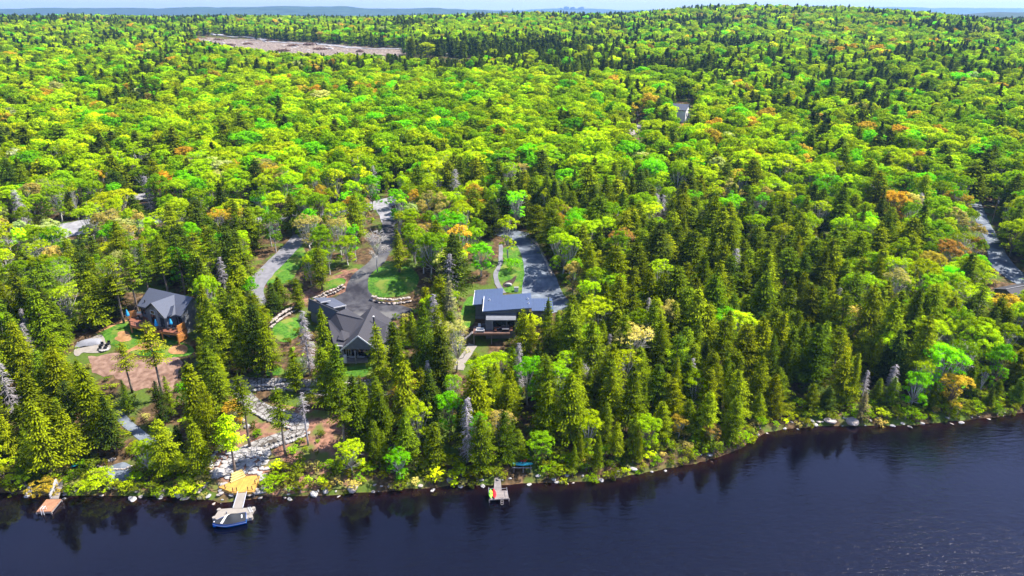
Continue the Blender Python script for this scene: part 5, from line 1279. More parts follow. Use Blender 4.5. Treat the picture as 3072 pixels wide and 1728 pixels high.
for k in range(3): add_broad('birch', 220 + k, 13, 2.6, 10, 3200, .29, low=.38, bark='pale_bark', twigs=5)
for k in range(2): add_broad('budding', 240 + k, 12, 3.1, 12, 3000, .24, low=.34, bark='pale_bark', twigs=8)
for k in range(3): add_broad('bush', 260 + k, 3.0, 1.9, 8, 1500, .20, low=.18, twigs=1)
for k in range(2):
    rng = rg(280 + k); V, F = dead_conifer_geo(rng, 14, 1.9, 1.5 - .3 * k); LIB.setdefault('dead_conifer', []).append((None, py_mesh('trunk', V, F, [M['grey_twigs']]), 14, 1.9))
rng = rg(288); V, F = dead_conifer_geo(rng, 12, 2.6, 1.0, .6); LIB['dead_top'] = [(None, py_mesh('trunk', V, F, [M['grey_twigs']]), 12, 2.3)]
for k in range(2):
    rng = rg(290 + k); lb = lobes_of(rng, 11, 2.6, 9, .5); V, F = limbs_geo(rng, 11, lb, .15, fork=.4, twigs=16, tw=.9); LIB.setdefault('bare_tree', []).append((None, py_mesh('trunk', V, F, [M['pale_bark']]), 11, 2.6))

# low detail, crown and trunk in one mesh, for the forest beyond
def merged(name, V, F4, tip, tv, tf, leaf, bark):
    V = np.concatenate([V, tv]) ; faces = [tuple(q) for q in F4.tolist()] + [tuple(i + len(V) - len(tv) for i in f) for f in tf]
    me = bpy.data.meshes.new(name); me.from_pydata(V.tolist(), [], faces); me.materials.append(leaf); me.materials.append(bark)
    me.polygons.foreach_set('material_index', np.array([0] * len(F4) + [1] * len(tf), np.int32)); me.update()
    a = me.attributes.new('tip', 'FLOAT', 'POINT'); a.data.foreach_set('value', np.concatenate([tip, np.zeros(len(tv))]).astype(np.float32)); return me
def coll(name, meshes):
    c = bpy.data.collections.new(name)
    for i, me in enumerate(meshes): c.objects.link(bpy.data.objects.new('%s_%02d' % (name, i), me))
    return c
def low_con(k, size, H=15, Rm=2.9, base=.15, pw=.72):
    rng = rg(k); V, F, t = conifer_crown(rng, H, Rm, base, size=size, pw=pw, droop=.28, dens=1.0); tv, tf, _ = trunk_geo(rng, H, .2, n=4, seg=2, top=.8); return merged('c', V, F, t, tv, tf, M['needle'], M['bark'])
def low_broad(k, count, size, H=12, Rm=3.7, n=11, low=.32):
    rng = rg(k); lb = lobes_of(rng, H, Rm, n, low); V, F, t = broad_crown(rng, lb, count, size, H); tv, tf = limbs_geo(rng, H, lb[:4], .2, fork=low * .8, n=4); return merged('b', V, F, t, tv, tf, M['leaf'], M['bark'])
C_MID = coll('mid_conifer', [low_con(300, 1.35), low_con(301, 1.35, pw=.55, Rm=3.2), low_con(302, 1.3, Rm=2.2), low_con(303, 1.35, base=.35, Rm=2.4)])
C_FAR = coll('far_conifer', [low_con(310, 2.4), low_con(311, 2.4, pw=.55, Rm=3.2), low_con(312, 2.3, Rm=2.2)])
B_MID = coll('mid_broadleaf', [low_broad(320 + k, 2800, .50, n=12 + k) for k in range(4)])
B_FAR = coll('far_broadleaf', [low_broad(330 + k, 900, .85, n=11 + k) for k in range(3)])
B_NEAR = coll('near_bush', [low_broad(340 + k, 800, .21, H=2.2, Rm=1.3, n=6, low=.2) for k in range(3)])
def near_coll(kind):
    out = []
    for cm, tm, H, Rm in LIB[kind][:3]:
        V = np.array([v.co[:] for v in cm.vertices]); F = np.array([p.vertices[:] for p in cm.polygons]); t = np.empty(len(V), np.float32); cm.attributes['tip'].data.foreach_get('value', t)
        out.append(merged('n', V, F, t, np.array([v.co[:] for v in tm.vertices]), [tuple(p.vertices) for p in tm.polygons], cm.materials[0], tm.materials[0]))
    return out
C_NEAR = coll('near_conifer', near_coll('spruce') + near_coll('hemlock') + near_coll('narrow')[:1])
B_NEARL = coll('near_broadleaf', near_coll('maple') + near_coll('birch')[:1])

def scatter_object(name, sets, label, cat, kind='stuff'):
    """ONE object: points with named attributes, each set instancing its own detail level"""
    P = []; var = []; scl = []; rot = []; tint = []; which = []
    for si, (c, rows) in enumerate(sets):
        for (x, y, z, v, sx, sz, a, col) in rows:
            P.append((x, y, z)); var.append(v); scl.append((sx, sx, sz)); rot.append((0, 0, a)); tint.append(col); which.append(si)
    me = bpy.data.meshes.new(name); n = len(P); me.vertices.add(n); me.vertices.foreach_set('co', np.array(P, np.float32).ravel())
    a = me.attributes.new('variant', 'INT', 'POINT'); a.data.foreach_set('value', np.array(var, np.int32))
    a = me.attributes.new('which', 'INT', 'POINT'); a.data.foreach_set('value', np.array(which, np.int32))
    for nm, dat in (('scl', scl), ('rot', rot), ('tint', tint)):
        a = me.attributes.new(nm, 'FLOAT_VECTOR', 'POINT'); a.data.foreach_set('vector', np.array(dat, np.float32).ravel())
    o = link(name, me); tag(o, label, cat, None, kind)
    ng = bpy.data.node_groups.new(name + '_nodes', 'GeometryNodeTree')
    ng.interface.new_socket('Geometry', in_out='INPUT', socket_type='NodeSocketGeometry'); ng.interface.new_socket('Geometry', in_out='OUTPUT', socket_type='NodeSocketGeometry')
    gi = ng.nodes.new('NodeGroupInput'); go = ng.nodes.new('NodeGroupOutput'); jn = ng.nodes.new('GeometryNodeJoinGeometry')
    def attr(nm, dt):
        q = ng.nodes.new('GeometryNodeInputNamedAttribute'); q.data_type = dt; q.inputs['Name'].default_value = nm; return q.outputs['Attribute']
    for si, (c, rows) in enumerate(sets):
        if not rows: continue
        ci = ng.nodes.new('GeometryNodeCollectionInfo'); ci.inputs['Collection'].default_value = c; ci.inputs['Separate Children'].default_value = True; ci.inputs['Reset Children'].default_value = True
        ip = ng.nodes.new('GeometryNodeInstanceOnPoints'); ip.inputs['Pick Instance'].default_value = True
        cmp_ = ng.nodes.new('FunctionNodeCompare'); cmp_.data_type = 'INT'; cmp_.operation = 'EQUAL'
        ng.links.new(attr('which', 'INT'), cmp_.inputs[2]); cmp_.inputs[3].default_value = si
        ng.links.new(gi.outputs[0], ip.inputs['Points']); ng.links.new(cmp_.outputs[0], ip.inputs['Selection']); ng.links.new(ci.outputs[0], ip.inputs['Instance'])
        ng.links.new(attr('variant', 'INT'), ip.inputs['Instance Index']); ng.links.new(attr('rot', 'FLOAT_VECTOR'), ip.inputs['Rotation']); ng.links.new(attr('scl', 'FLOAT_VECTOR'), ip.inputs['Scale'])
        ng.links.new(ip.outputs[0], jn.inputs[0])
    ng.links.new(jn.outputs[0], go.inputs[0])
    md = o.modifiers.new('scatter', 'NODES'); md.node_group = ng
    return o

# ---------------------------------------------------------------- colours of foliage
COLS = {'lime': (.26, .37, .003), 'green': (.155, .262, .004), 'bright': (.13, .36, .004), 'yellow': (.29, .37, .006), 'orange': (.37, .255, .03), 'rust': (.25, .15, .045), 'pale': (.30, .34, .16), 'tan': (.33, .28, .10), 'olive': (.14, .17, .012),
        'spruce': (.057, .086, .006), 'dark': (.027, .044, .009), 'gold': (.092, .122, .005), 'grey': (.13, .12, .10), 'white': (.42, .43, .36)}
WORD = {'lime': 'lime-green', 'green': 'mid-green', 'bright': 'vivid green', 'yellow': 'yellow-green', 'orange': 'orange-budded', 'rust': 'rust-brown', 'pale': 'pale grey-green', 'tan': 'tan-budded', 'olive': 'olive', 'spruce': 'dark green', 'dark': 'blackish green', 'gold': 'yellow-tipped', 'grey': 'grey', 'white': 'whitish'}
def tint_of(c, v=.22):
    b = np.array(COLS[c]); k = math.exp(R.normal(0, v)); h = R.normal(0, .08); return (float(b[0] * k * (1 + h)), float(b[1] * k), float(b[2] * k * (1 - h)))
KWORD = {'spruce': 'spruce', 'hemlock': 'hemlock', 'narrow': 'narrow spruce', 'pine': 'bare-trunked pine', 'maple': 'broadleaf tree', 'birch': 'slender birch', 'budding': 'thinly budding tree', 'bush': 'shrub', 'dead_conifer': 'dead conifer', 'dead_top': 'dead conifer', 'bare_tree': 'leafless tree'}
NAME = {'spruce': 'spruce_tree', 'hemlock': 'hemlock_tree', 'narrow': 'spruce_tree', 'pine': 'pine_tree', 'maple': 'broadleaf_tree', 'birch': 'birch_tree', 'budding': 'budding_tree', 'bush': 'shrub', 'dead_conifer': 'dead_conifer', 'dead_top': 'dead_conifer', 'bare_tree': 'bare_tree'}
CON = ('spruce', 'hemlock', 'narrow', 'pine')
def make_tree(kind, x, y, z, H, Rm, tint, label, group=None, var=None):
    lib = LIB[kind]; cm, tm, h0, r0 = lib[var if var is not None else int(R.integers(len(lib)))]
    o = bpy.data.objects.new(NAME[kind], None); COL.objects.link(o); o.location = (x, y, z); o.empty_display_size = .5
    tag(o, label, 'shrub' if kind == 'bush' else 'tree', group)
    a = float(R.uniform(0, 6.283)); s = (Rm / r0, Rm / r0, H / h0)
    for nm, me in (('crown', cm), ('trunk', tm)):
        if me is None: continue
        c = bpy.data.objects.new(nm, me); COL.objects.link(c); c.parent = o; c.scale = s; c.rotation_euler = (0, 0, a)
        if nm == 'crown': c['tint'] = [float(q) for q in tint]
    return o

# ---------------------------------------------------------------- trees placed one by one: (kind, colour, top px, top py, height, radius, label)
HAND = [
 ('spruce', 'spruce', 1268, 908, 21, 3.6, 'tall broad dark green spruce just right of the court house'),
 ('hemlock', 'gold', 1124, 968, 16.5, 3.3, 'yellow-tipped conifer standing in front of the court house gable'),
 ('dead_conifer', 'grey', 905, 925, 15.5, 2.3, 'grey lichen-covered dead conifer in front of the garage wing'),
 ('narrow', 'gold', 960, 920, 18, 2.3, 'narrow golden-green conifer in front of the court house left wing'),
 ('narrow', 'spruce', 1002, 1030, 15, 2.5, 'narrow conifer below the court house terrace corner'),
 ('spruce', 'gold', 786, 940, 15, 3.4, 'golden-green spruce left of the pale curving boulder wall'),
 ('hemlock', 'gold', 700, 905, 17, 3.6, 'large yellow-tipped hemlock between the left house and the court house'),
 ('hemlock', 'gold', 720, 790, 9, 3.3, 'yellow-green conifer above the right end of the left house roof'),
 ('spruce', 'gold', 600, 850, 13, 3.2, 'yellowish spruce rising just right of the left house roof'),
 ('spruce', 'spruce', 616, 895, 14, 3.2, 'dense spruce against the right end of the cedar deck'),
 ('spruce', 'gold', 872, 1040, 11, 2.4, 'spruce in front of the small lawn left of the court house'),
 ('pine', 'olive', 437, 962, 18, 3.0, 'tall bare-trunked pine in front of the left cedar-deck house'),
 ('pine', 'olive', 360, 1024, 12, 2.3, 'smaller bare-trunked pine left of the tall one on the brown dirt'),
 ('hemlock', 'gold', 95, 865, 19, 4.4, 'very large yellow-topped hemlock at the left edge'),
 ('hemlock', 'gold', 30, 960, 17, 4.0, 'big hemlock cut by the left edge of the picture'),
 ('spruce', 'gold', 225, 1075, 16, 3.6, 'yellow-topped spruce below the pale garden terrace'),
 ('spruce', 'gold', 90, 1200, 16, 4.0, 'broad yellow-green spruce near the left edge above the brown dock'),
 ('spruce', 'gold', 170, 1215, 13, 3.6, 'yellow-green conifer behind the gangway of the brown dock'),
 ('dead_top', 'grey', 903, 1172, 12, 2.3, 'bare grey dead conifer with drooping boughs above the stone steps'),
 ('pine', 'spruce', 826, 1160, 15, 2.6, 'pine in front of the upper zigzag path'),
 ('pine', 'spruce', 1010, 1130, 17, 2.8, 'pine with a long grey trunk left of the red needle slope'),
 ('pine', 'spruce', 712, 1120, 16, 2.6, 'pine with dark trunk left of the stone terrace'),
 ('hemlock', 'gold', 605, 1150, 15, 2.9, 'olive conifer with sunlit tip above the blue-grey path'),
 ('pine', 'lime', 672, 1240, 13, 2.5, 'yellow-green tree leaning over the left side of the yellow deck'),
 ('dead_conifer', 'white', 1400, 1185, 14.5, 2.0, 'whitish dead spruce near the shore left of the kayak dock'),
 ('maple', 'bright', 1342, 1170, 11, 2.7, 'vivid green tree just left of the whitish dead spruce'),
 ('maple', 'yellow', 1048, 1320, 7.5, 2.8, 'yellow shrubby tree on the slope right of the stone steps'),
 ('maple', 'bright', 1190, 1345, 6.5, 2.4, 'vivid green bushy tree above the shore right of the boat'),
 ('maple', 'yellow', 1250, 1200, 10, 2.8, 'yellow-green tree left of the vivid green tree near the shore'),
 ('budding', 'orange', 1215, 1135, 10, 3.0, 'orange budding tree below the dark spruce right of the court house'),
 ('maple', 'orange', 600, 1180, 8, 2.6, 'orange-leaved tree beside the blue-grey path'),
 ('maple', 'orange', 690, 1200, 7, 2.2, 'orange tree at the left of the stone zigzag path'),
 ('maple', 'lime', 1450, 1065, 11, 3.6, 'bright lime tree below the brown deck of the modern house'),
 ('maple', 'bright', 1585, 1060, 12, 3.0, 'vivid green tree right of the lime tree below the modern house'),
 ('budding', 'pale', 1362, 955, 13, 3.4, 'pale green budding tree left of the modern house'),
 ('maple', 'lime', 1500, 1050, 9, 2.8, 'lime tree in front of the posts of the brown deck'),
 ('spruce', 'gold', 1572, 925, 15, 3.6, 'sunlit spruce covering the right part of the modern house front'),
 ('spruce', 'spruce', 1645, 895, 17, 3.5, 'dark spruce in front of the right-hand blue roof'),
 ('maple', 'yellow', 1740, 915, 11, 3.3, 'yellow tree right of the modern house among dark spruces'),
 ('hemlock', 'gold', 1770, 730, 14, 3.6, 'tall yellow-green conifer right of the blue-grey driveway'),
 ('dead_conifer', 'rust', 1775, 1035, 9, 2.0, 'reddish-brown dead conifer in the dark stand below the modern house'),
 ('bare_tree', 'grey', 1755, 1075, 11, 1.8, 'thin white dead tree in front of the reddish dead conifer'),
 ('spruce', 'grey', 1345, 825, 15, 2.6, 'grey-brown spruce left of the modern house'),
 ('maple', 'bright', 1345, 630, 13, 5.0, 'large rounded vivid green tree above the left of the modern house'),
 ('maple', 'bright', 1440, 725, 10, 3.8, 'vivid green tree just left of the narrow garden footpath'),
 ('maple', 'bright', 1190, 560, 13, 3.6, 'vivid green tree right of the pale gravel turning area'),
 ('maple', 'orange', 1245, 565, 11, 3.2, 'bright orange tree right of the pale gravel turning area'),
 ('maple', 'rust', 1270, 640, 8, 2.6, 'small rust-orange tree under the bright orange one'),
 ('budding', 'tan', 1262, 665, 9, 3.6, 'tan-orange budding tree right of the bend in the dark driveway'),
 ('bare_tree', 'grey', 1122, 680, 13, 3.4, 'large pale leafless tree over the bend of the dark driveway'),
 ('budding', 'tan', 920, 635, 13, 4.2, 'tan budding tree left of the pale gravel turning area'),
 ('budding', 'tan', 1012, 640, 14, 3.4, 'tall tan budding tree between the two driveways'),
 ('hemlock', 'gold', 1060, 578, 15, 4.4, 'broad olive conifer left of the pale gravel turning area'),
 ('budding', 'orange', 703, 615, 13, 3.4, 'orange budding tree above the gravel road on the left'),
 ('maple', 'orange', 553, 430, 12, 4.4, 'wide orange tree left of centre with grey trunks below'),
 ('maple', 'orange', 280, 500, 13, 3.4, 'orange tree on tall pale trunks near the left gravel road'),
 ('budding', 'yellow', 150, 530, 13, 4.0, 'yellowish-orange tree left of the orange one by the gravel road'),
 ('budding', 'white', 40, 440, 13, 5.0, 'whitish blossoming tree at the left edge'),
 ('budding', 'white', 165, 428, 11, 3.6, 'smaller whitish tree right of the one at the left edge'),
 ('maple', 'rust', 2865, 715, 12, 4.6, 'large rust-orange tree left of the blue-grey gravel road'),
 ('maple', 'bright', 2195, 580, 13, 5.0, 'wide green tree in the middle of the right-hand conifers'),
 ('maple', 'bright', 1735, 618, 10, 3.6, 'rounded vivid green tree above the blue-grey driveway'),
 ('birch', 'green', 1670, 665, 13, 3.0, 'slender birch on a white trunk at the right edge of the blue-grey driveway'),
 ('birch', 'lime', 1715, 690, 14, 3.0, 'slender lime birch right of the white-trunked one by the driveway'),
 ('birch', 'lime', 1525, 640, 14, 3.2, 'thin-leaved tree at the left of the blue-grey driveway bend'),
 ('bush', 'bright', 1535, 775, 3.6, 2.6, 'rounded green shrub in the lawn between footpath and driveway'),
 ('maple', 'bright', 1790, 270, 14, 4.5, 'bright green tree among orange ones near the white house'),
 ('budding', 'rust', 2112, 285, 9, 2.6, 'pinkish-grey budding tree right of the white house'),
 ('maple', 'orange', 1985, 395, 10, 3.6, 'bright orange tree below the white house'),
 ('maple', 'orange', 2260, 440, 12, 3.8, 'reddish-orange tree right of the white house in the limes'),
 ('spruce', 'dark', 2475, 358, 17, 5.2, 'big dark conifer group member, leftmost of three right of centre'),
 ('spruce', 'dark', 2545, 250, 18, 5.0, 'big dark conifer, middle of three right of centre'),
 ('spruce', 'dark', 2880, 315, 17, 4.8, 'isolated dark conifer near the right edge'),
 ('hemlock', 'dark', 480, 160, 18, 6.0, 'wide dark conifer below the left end of the clearing'),
 ('hemlock', 'dark', 425, 190, 17, 5.6, 'wide dark conifer left of the one below the clearing'),
 ('maple', 'rust', 1035, 72, 14, 4.6, 'rust-red tree at the forest edge behind the clearing'),
 ('maple', 'pale', 1150, 75, 15, 7.0, 'wide pale green tree at the forest edge behind the clearing'),
 ('birch', 'lime', 1985, 770, 13, 3.4, 'thin lime tree standing out of the dark conifers right of centre'),
 ('budding', 'rust', 1870, 680, 12, 4.0, 'pinkish-brown tree above the thin lime tree in the conifers'),
 ('budding', 'tan', 1560, 480, 12, 3.8, 'tan leafless-looking tree in the centre of the woods'),
 ('budding', 'orange', 2185, 1075, 6, 2.4, 'rust-leaved little tree on a white trunk in the right-hand shore forest'),
 ('dead_conifer', 'grey', 2080, 1070, 10, 1.8, 'grey dead conifer among the right-hand shore trees'),
 ('dead_conifer', 'grey', 2690, 1090, 9, 2.0, 'grey dead conifer in the gap above the straight right shore'),
 ('dead_conifer', 'grey', 2825, 1050, 12, 1.9, 'tall grey dead conifer above the straight right shore'),
 ('spruce', 'grey', 2600, 1170, 7, 1.7, 'small grey-green spruce near the blue-white shore boulder'),
 ('maple', 'orange', 2042, 1240, 5.5, 1.8, 'small orange tree in the shore fringe right of the kayak dock'),
 ('maple', 'rust', 2140, 1270, 5, 1.8, 'small rust tree in the shore fringe where the shore bends'),
 ('maple', 'lime', 1765, 1230, 9, 3.0, 'lime tree in the middle of the shore forest right of the kayak dock'),
 ('budding', 'tan', 1500, 1225, 9, 2.8, 'tan thinly leaved tree above the kayak dock'),
 ('narrow', 'spruce', 1300, 1265, 10, 2.1, 'narrow spruce between the yellow tree and the vivid green one by the shore'),
 ('bush', 'orange', 128, 1440, 3.2, 3.0, 'orange-yellow shrub on the shore left of the brown dock'),
 ('bush', 'yellow', 290, 1420, 3.4, 3.6, 'yellow shrub right of the brown dock on the water edge'),
 ('maple', 'yellow', 425, 1320, 7, 2.4, 'yellow tree just right of the small gravel terrace'),
 ('bush', 'green', 815, 1430, 2.6, 2.6, 'green shrub right of the yellow deck'),
 ('bush', 'yellow', 560, 1440, 2.2, 3.0, 'yellow-green shrub on the shore left of the yellow deck'),
 ('bush', 'lime', 200, 960, 4.0, 1.8, 'light green young tree among dark conifers left of the garden terrace'),
 ('bush', 'bright', 555, 1140, 7.0, 2.4, 'bright green young tree right of the brown dirt clearing'),
 ('spruce', 'spruce', 830, 830, 8, 3.2, 'low spruce between the pale driveway and the boulder wall'),
 ('spruce', 'spruce', 950, 720, 14, 3.2, 'dense conifer left of the dark driveway'),
 ('pine', 'gold', 325, 770, 17, 2.6, 'pine with bare trunk, left of the row behind the cedar-deck house'),
 ('pine', 'gold', 372, 745, 18, 2.6, 'second pine from the left in the row behind the cedar-deck house'),
 ('pine', 'spruce', 415, 735, 17, 2.4, 'third pine from the left in the row behind the cedar-deck house'),
 ('pine', 'gold', 470, 715, 17, 2.6, 'pine straight behind the ridge of the cedar-deck house'),
 ('pine', 'spruce', 520, 700, 17, 2.7, 'pine behind the right end of the cedar-deck house roof'),
 ('pine', 'gold', 575, 690, 18, 2.8, 'tall pine right of the row behind the cedar-deck house'),
 ('pine', 'spruce', 625, 680, 17, 2.8, 'last pine on the right of the row behind the cedar-deck house'),
 ('pine', 'spruce', 2040, 1000, 15, 2.6, 'sparse tall pine standing out of the right shore stand'),
 ('spruce', 'gold', 1190, 690, 12, 3.4, 'conifer right of the driveway below the tan tree'),
]
# lines of sight kept open, in photo pixels: (polygon, reason)
OPEN = [
 [(400, 855), (585, 885), (600, 960), (560, 1030), (380, 985), (378, 930)],                         # left house and deck
 [(225, 1000), (400, 955), (560, 1025), (560, 1070), (520, 1120), (400, 1130), (270, 1085), (210, 1070)],
 [(940, 895), (1000, 880), (1110, 905), (1180, 950), (1150, 1000), (1100, 1010), (1085, 1095), (995, 1090), (990, 960), (940, 950)],  # court house
 [(1105, 720), (1185, 700), (1180, 760), (1150, 800), (1260, 800), (1262, 900), (1235, 930), (1160, 950), (1020, 895), (1060, 850), (1080, 790)],
 [(800, 990), (830, 950), (935, 905), (1030, 855), (1060, 870), (980, 905), (890, 930), (890, 990), (840, 1040)],
 [(870, 722), (905, 735), (800, 830), (790, 860), (748, 862), (750, 845)],
 [(1120, 600), (1180, 600), (1190, 690), (1150, 690), (1130, 650)],
 [(1480, 695), (1580, 690), (1640, 790), (1680, 850), (1690, 920), (1600, 900), (1500, 870), (1480, 800)],
 [(1385, 860), (1510, 850), (1595, 875), (1600, 930), (1540, 950), (1520, 1005), (1450, 1025), (1400, 1010), (1380, 960)],
 [(1380, 1040), (1420, 1035), (1410, 1110), (1370, 1115)],
 [(2920, 600), (2960, 610), (2985, 710), (3072, 840), (3072, 880), (3010, 880), (2965, 830), (2975, 760)],
 [(2028, 304), (2085, 306), (2085, 352), (2028, 350)], [(1885, 355), (1935, 355), (1930, 395), (1900, 400)],
 [(590, 90), (700, 95), (1000, 130), (1200, 145), (1460, 160), (1400, 172), (1180, 158), (1000, 154), (830, 150), (680, 132), (585, 112)],
 [(640, 1330), (700, 1320), (810, 1300), (910, 1260), (930, 1290), (900, 1320), (800, 1345), (790, 1430), (800, 1500), (760, 1600), (630, 1600), (640, 1480), (620, 1420)],
 [(700, 1140), (800, 1130), (880, 1140), (900, 1230), (930, 1290), (880, 1290), (780, 1250), (720, 1200)],
 [(780, 1180), (960, 1200), (960, 1300), (860, 1330), (800, 1300)],
 [(960, 1260), (1060, 1290), (1050, 1340), (970, 1330)],
 [(95, 1440), (200, 1440), (200, 1560), (95, 1560)], [(1455, 1430), (1535, 1430), (1535, 1520), (1455, 1520)], [(1535, 1380), (1605, 1380), (1605, 1420), (1535, 1420)],
 [(310, 1375), (400, 1375), (400, 1440), (310, 1440)], [(365, 1262), (425, 1290), (425, 1320), (385, 1300)],
 [(150, 690), (290, 660), (290, 685), (180, 702)], [(400, 582), (470, 580), (465, 595), (400, 598)], [(815, 640), (860, 640), (860, 652), (815, 652)],
 [(800, 1420), (1180, 1400), (1180, 1478), (800, 1490)], [(210, 1370), (245, 1370), (245, 1410), (210, 1410)],
]
def blocked(x, y, z, H, Rm):
    """does a tree here stand in one of the open lines of sight?"""
    if y < 60: return True
    pts = []
    for t, k in ((0, 0), (.3, .8), (.3, -.8), (.55, .65), (.55, -.65), (.8, .35), (.8, -.35), (1, 0)): pts.append((x + k * Rm * .8, y, z + H * t))
    px, py, d = proj(np.array(pts))
    if y > 480: px, py = px[3:], py[3:]          # beyond there only the tops can hide something
    for poly, bb in OPENB:
        if px.max() < bb[0] or px.min() > bb[2] or py.max() < bb[1] or py.min() > bb[3]: continue
        if inpoly(px, py, poly).any():
            return True
    return False
OPENB = []
for poly in OPEN:
    A_ = np.array(poly); OPENB.append((poly, (A_[:, 0].min(), A_[:, 1].min(), A_[:, 0].max(), A_[:, 1].max())))
CB = []
def build_cb():
    CB.clear()
    for poly in CLEAR + HOUSE_POLY:
        A_ = np.array([p[:2] for p in poly]); CB.append((poly, A_.min(0) - 1, A_.max(0) + 1))
build_cb()
def in_clear(X, Y):
    m = np.zeros(len(X), bool)
    for poly, lo, hi in CB:
        k = (X > lo[0]) & (X < hi[0]) & (Y > lo[1]) & (Y < hi[1])
        if k.any():
            i = np.where(k)[0]; m[i] |= inpoly(X[i], Y[i], poly)
    return m

reseed(5)
placed = []
HANDS = []
for (kind, col, px, py, H, Rm, lab) in HAND:
    p = at(px, py, H)
    if p is None: print('HAND miss', lab); continue
    x, y = p[0], p[1]; z = float(terrain(x, y))
    make_tree(kind, x, y, z - .1, H, Rm, tint_of(col, .08), lab); placed.append((x, y, Rm)); HANDS.append((kind in CON or kind == 'dead_conifer'))
print('hand', len(placed))

# share of conifers over the photograph, 32 columns x 18 rows, digits = tenths
GRID = ["65666665555555556666666655444455", "33335554455577888888888777665555", "32224111111110000002233455665445", "22231112311001111223334234553343",
        "33234111221111211212332223233343", "42333321123113444545454333433244", "22224566344522344445588875554335", "33676775555553344456899888765355",
        "46888877666656734567889998887566", "98888888876678755778888888888788", "99888899888989779999999999999888", "99999999999889444899999999999999",
        "99999999889955445999999999999999", "99999999888855447999999988999999", "88888888777766556888899999999999", "88888877777766668888889999999999", "88888888888888888888888888888888", "88888888888888888888888888888888"]
def con_share(px, py):
    i = np.clip(((py - 24) / 96).astype(int), 0, 17); j = np.clip((px / 96).astype(int), 0, 31)
    Gm = np.array([[int(c) for c in r] for r in GRID]) / 10.; return Gm[i, j]
def candidates(y0, y1, sp, jit=.42):
    X = []; Y = []
    y = y0; row = 0
    while y < y1:
        hw = y * .80 + 26; xs = np.arange(-hw, hw, sp) + (row % 2) * sp / 2; X.append(xs); Y.append(np.full(len(xs), y)); y += sp * .88; row += 1
    X = np.concatenate(X); Y = np.concatenate(Y); X = X + R.uniform(-jit, jit, len(X)) * sp; Y = Y + R.uniform(-jit, jit, len(X)) * sp
    return X, Y
rows = {'con': [], 'bro': []}
HX = np.array([(a, b, c) for a, b, c in placed])
for (y0, y1, sp) in ((84, 150, 4.2), (150, 255, 5.3), (255, 560, 6.0), (560, 1010, 7.6), (1010, 1750, 9.5)):
    X, Y = candidates(y0, y1, sp); m = (Y - shore(X) > 1.6) & ~in_clear(X, Y); X, Y = X[m], Y[m]; Z = terrain(X, Y)
    hs_ = R.uniform(.72, 1.22, len(X)); px, py, d = proj(np.stack([X, Y, Z + 10], -1))
    cs = con_share(px, py); patchy = np.where(Y > 560, vn(X, Y, 90, 42) * .5, vn(X, Y, 34, 40) * .30 + vn(X, Y, 11, 41) * .12); cs = np.where(py > 480, np.where((px > 1550) & (px < 2720), np.minimum(1, cs * 1.14 + .04), cs), cs ** 1.25); cs = np.where((px > 2790) & (px < 2935) & (py > 380) & (py < 760), cs * .15, cs); isc = R.random(len(X)) < np.clip(cs + patchy, .01, .99)
    near = Y < 300
    for i in range(len(X)):
        x, y, z = float(X[i]), float(Y[i]), float(Z[i])
        s = y - float(shore(x))
        if y < 330 and len(HX) and (((HX[:, 0] - x) ** 2 + (HX[:, 1] - y) ** 2) < (HX[:, 2] * .75 + .6) ** 2).any(): continue
        if isc[i]:
            H = 13.8 * (hs_[i] if y > 255 else R.uniform(.58, 1.28)); kind = ('spruce', 'hemlock', 'hemlock', 'narrow', 'pine', 'spruce', 'hemlock')[int(R.integers(7))] if y < 330 else 'spruce'; H *= R.uniform(.86, 1.06)
            if s < 10: H *= .55 + .045 * s
            if kind == 'pine' and R.random() < .5: kind = 'spruce'
            if y < 255 and R.random() < .045: kind = 'dead_conifer'; H *= .88
            Rm = H * {'dead_conifer': .14, 'spruce': .245, 'hemlock': .265, 'narrow': .155, 'pine': .16}[kind] * R.uniform(.85, 1.2) * min(1.4, .98 + max(0, y - 115) * .007)
            if y > 330: Rm = H * R.uniform(.20, .33)
            u = R.random()
            if y < 200: col = 'gold' if u < ((.46 if px[i] < 900 else .38)) else 'spruce' if u < .9 else 'dark'
            elif y < 330: col = 'gold' if u < .22 else 'spruce' if u < .75 else 'dark'
            else: col = 'spruce' if u < .3 else 'dark'
        else:
            H = 11.5 * hs_[i]; kind = ('maple', 'maple', 'maple', 'birch', 'budding')[int(R.integers(5))]
            if y > 255 and kind == 'budding' and R.random() < .6: kind = 'maple'
            if s < 8: H *= .5 + .06 * s; 
            Rm = H * {'maple': .30, 'birch': .23, 'budding': .26}[kind] * R.uniform(.72, 1.32)
            if y > 230: Rm *= 1.22; H *= 1.08
            if y > 560: Rm *= 1.1
            w = float(vnoise(x, y, 34, 50)); u = R.random() * .72 + w * .28
            if y < 230: col = 'lime' if u < .34 else 'green' if u < .52 else 'bright' if u < .62 else 'yellow' if u < .74 else 'orange' if u < .78 else 'tan' if u < .86 else 'pale' if u < .90 else 'yellow'
            else: col = 'green' if u < .34 else 'bright' if u < .42 else 'lime' if u < .72 else 'yellow' if u < .85 else 'orange' if u < .915 else 'pale' if u < .935 else 'tan'
        if kind == 'dead_conifer': col = 'grey'
        if y < 1010 and blocked(x, y, z, H, Rm): continue
        if px[i] < -500 or px[i] > 3600: continue
        rows['con' if isc[i] else 'bro'].append([kind, col, x, y, z, H, Rm, float(px[i]), float(py[i]), float(d[i])])
print('scatter', len(rows['con']), len(rows['bro']))

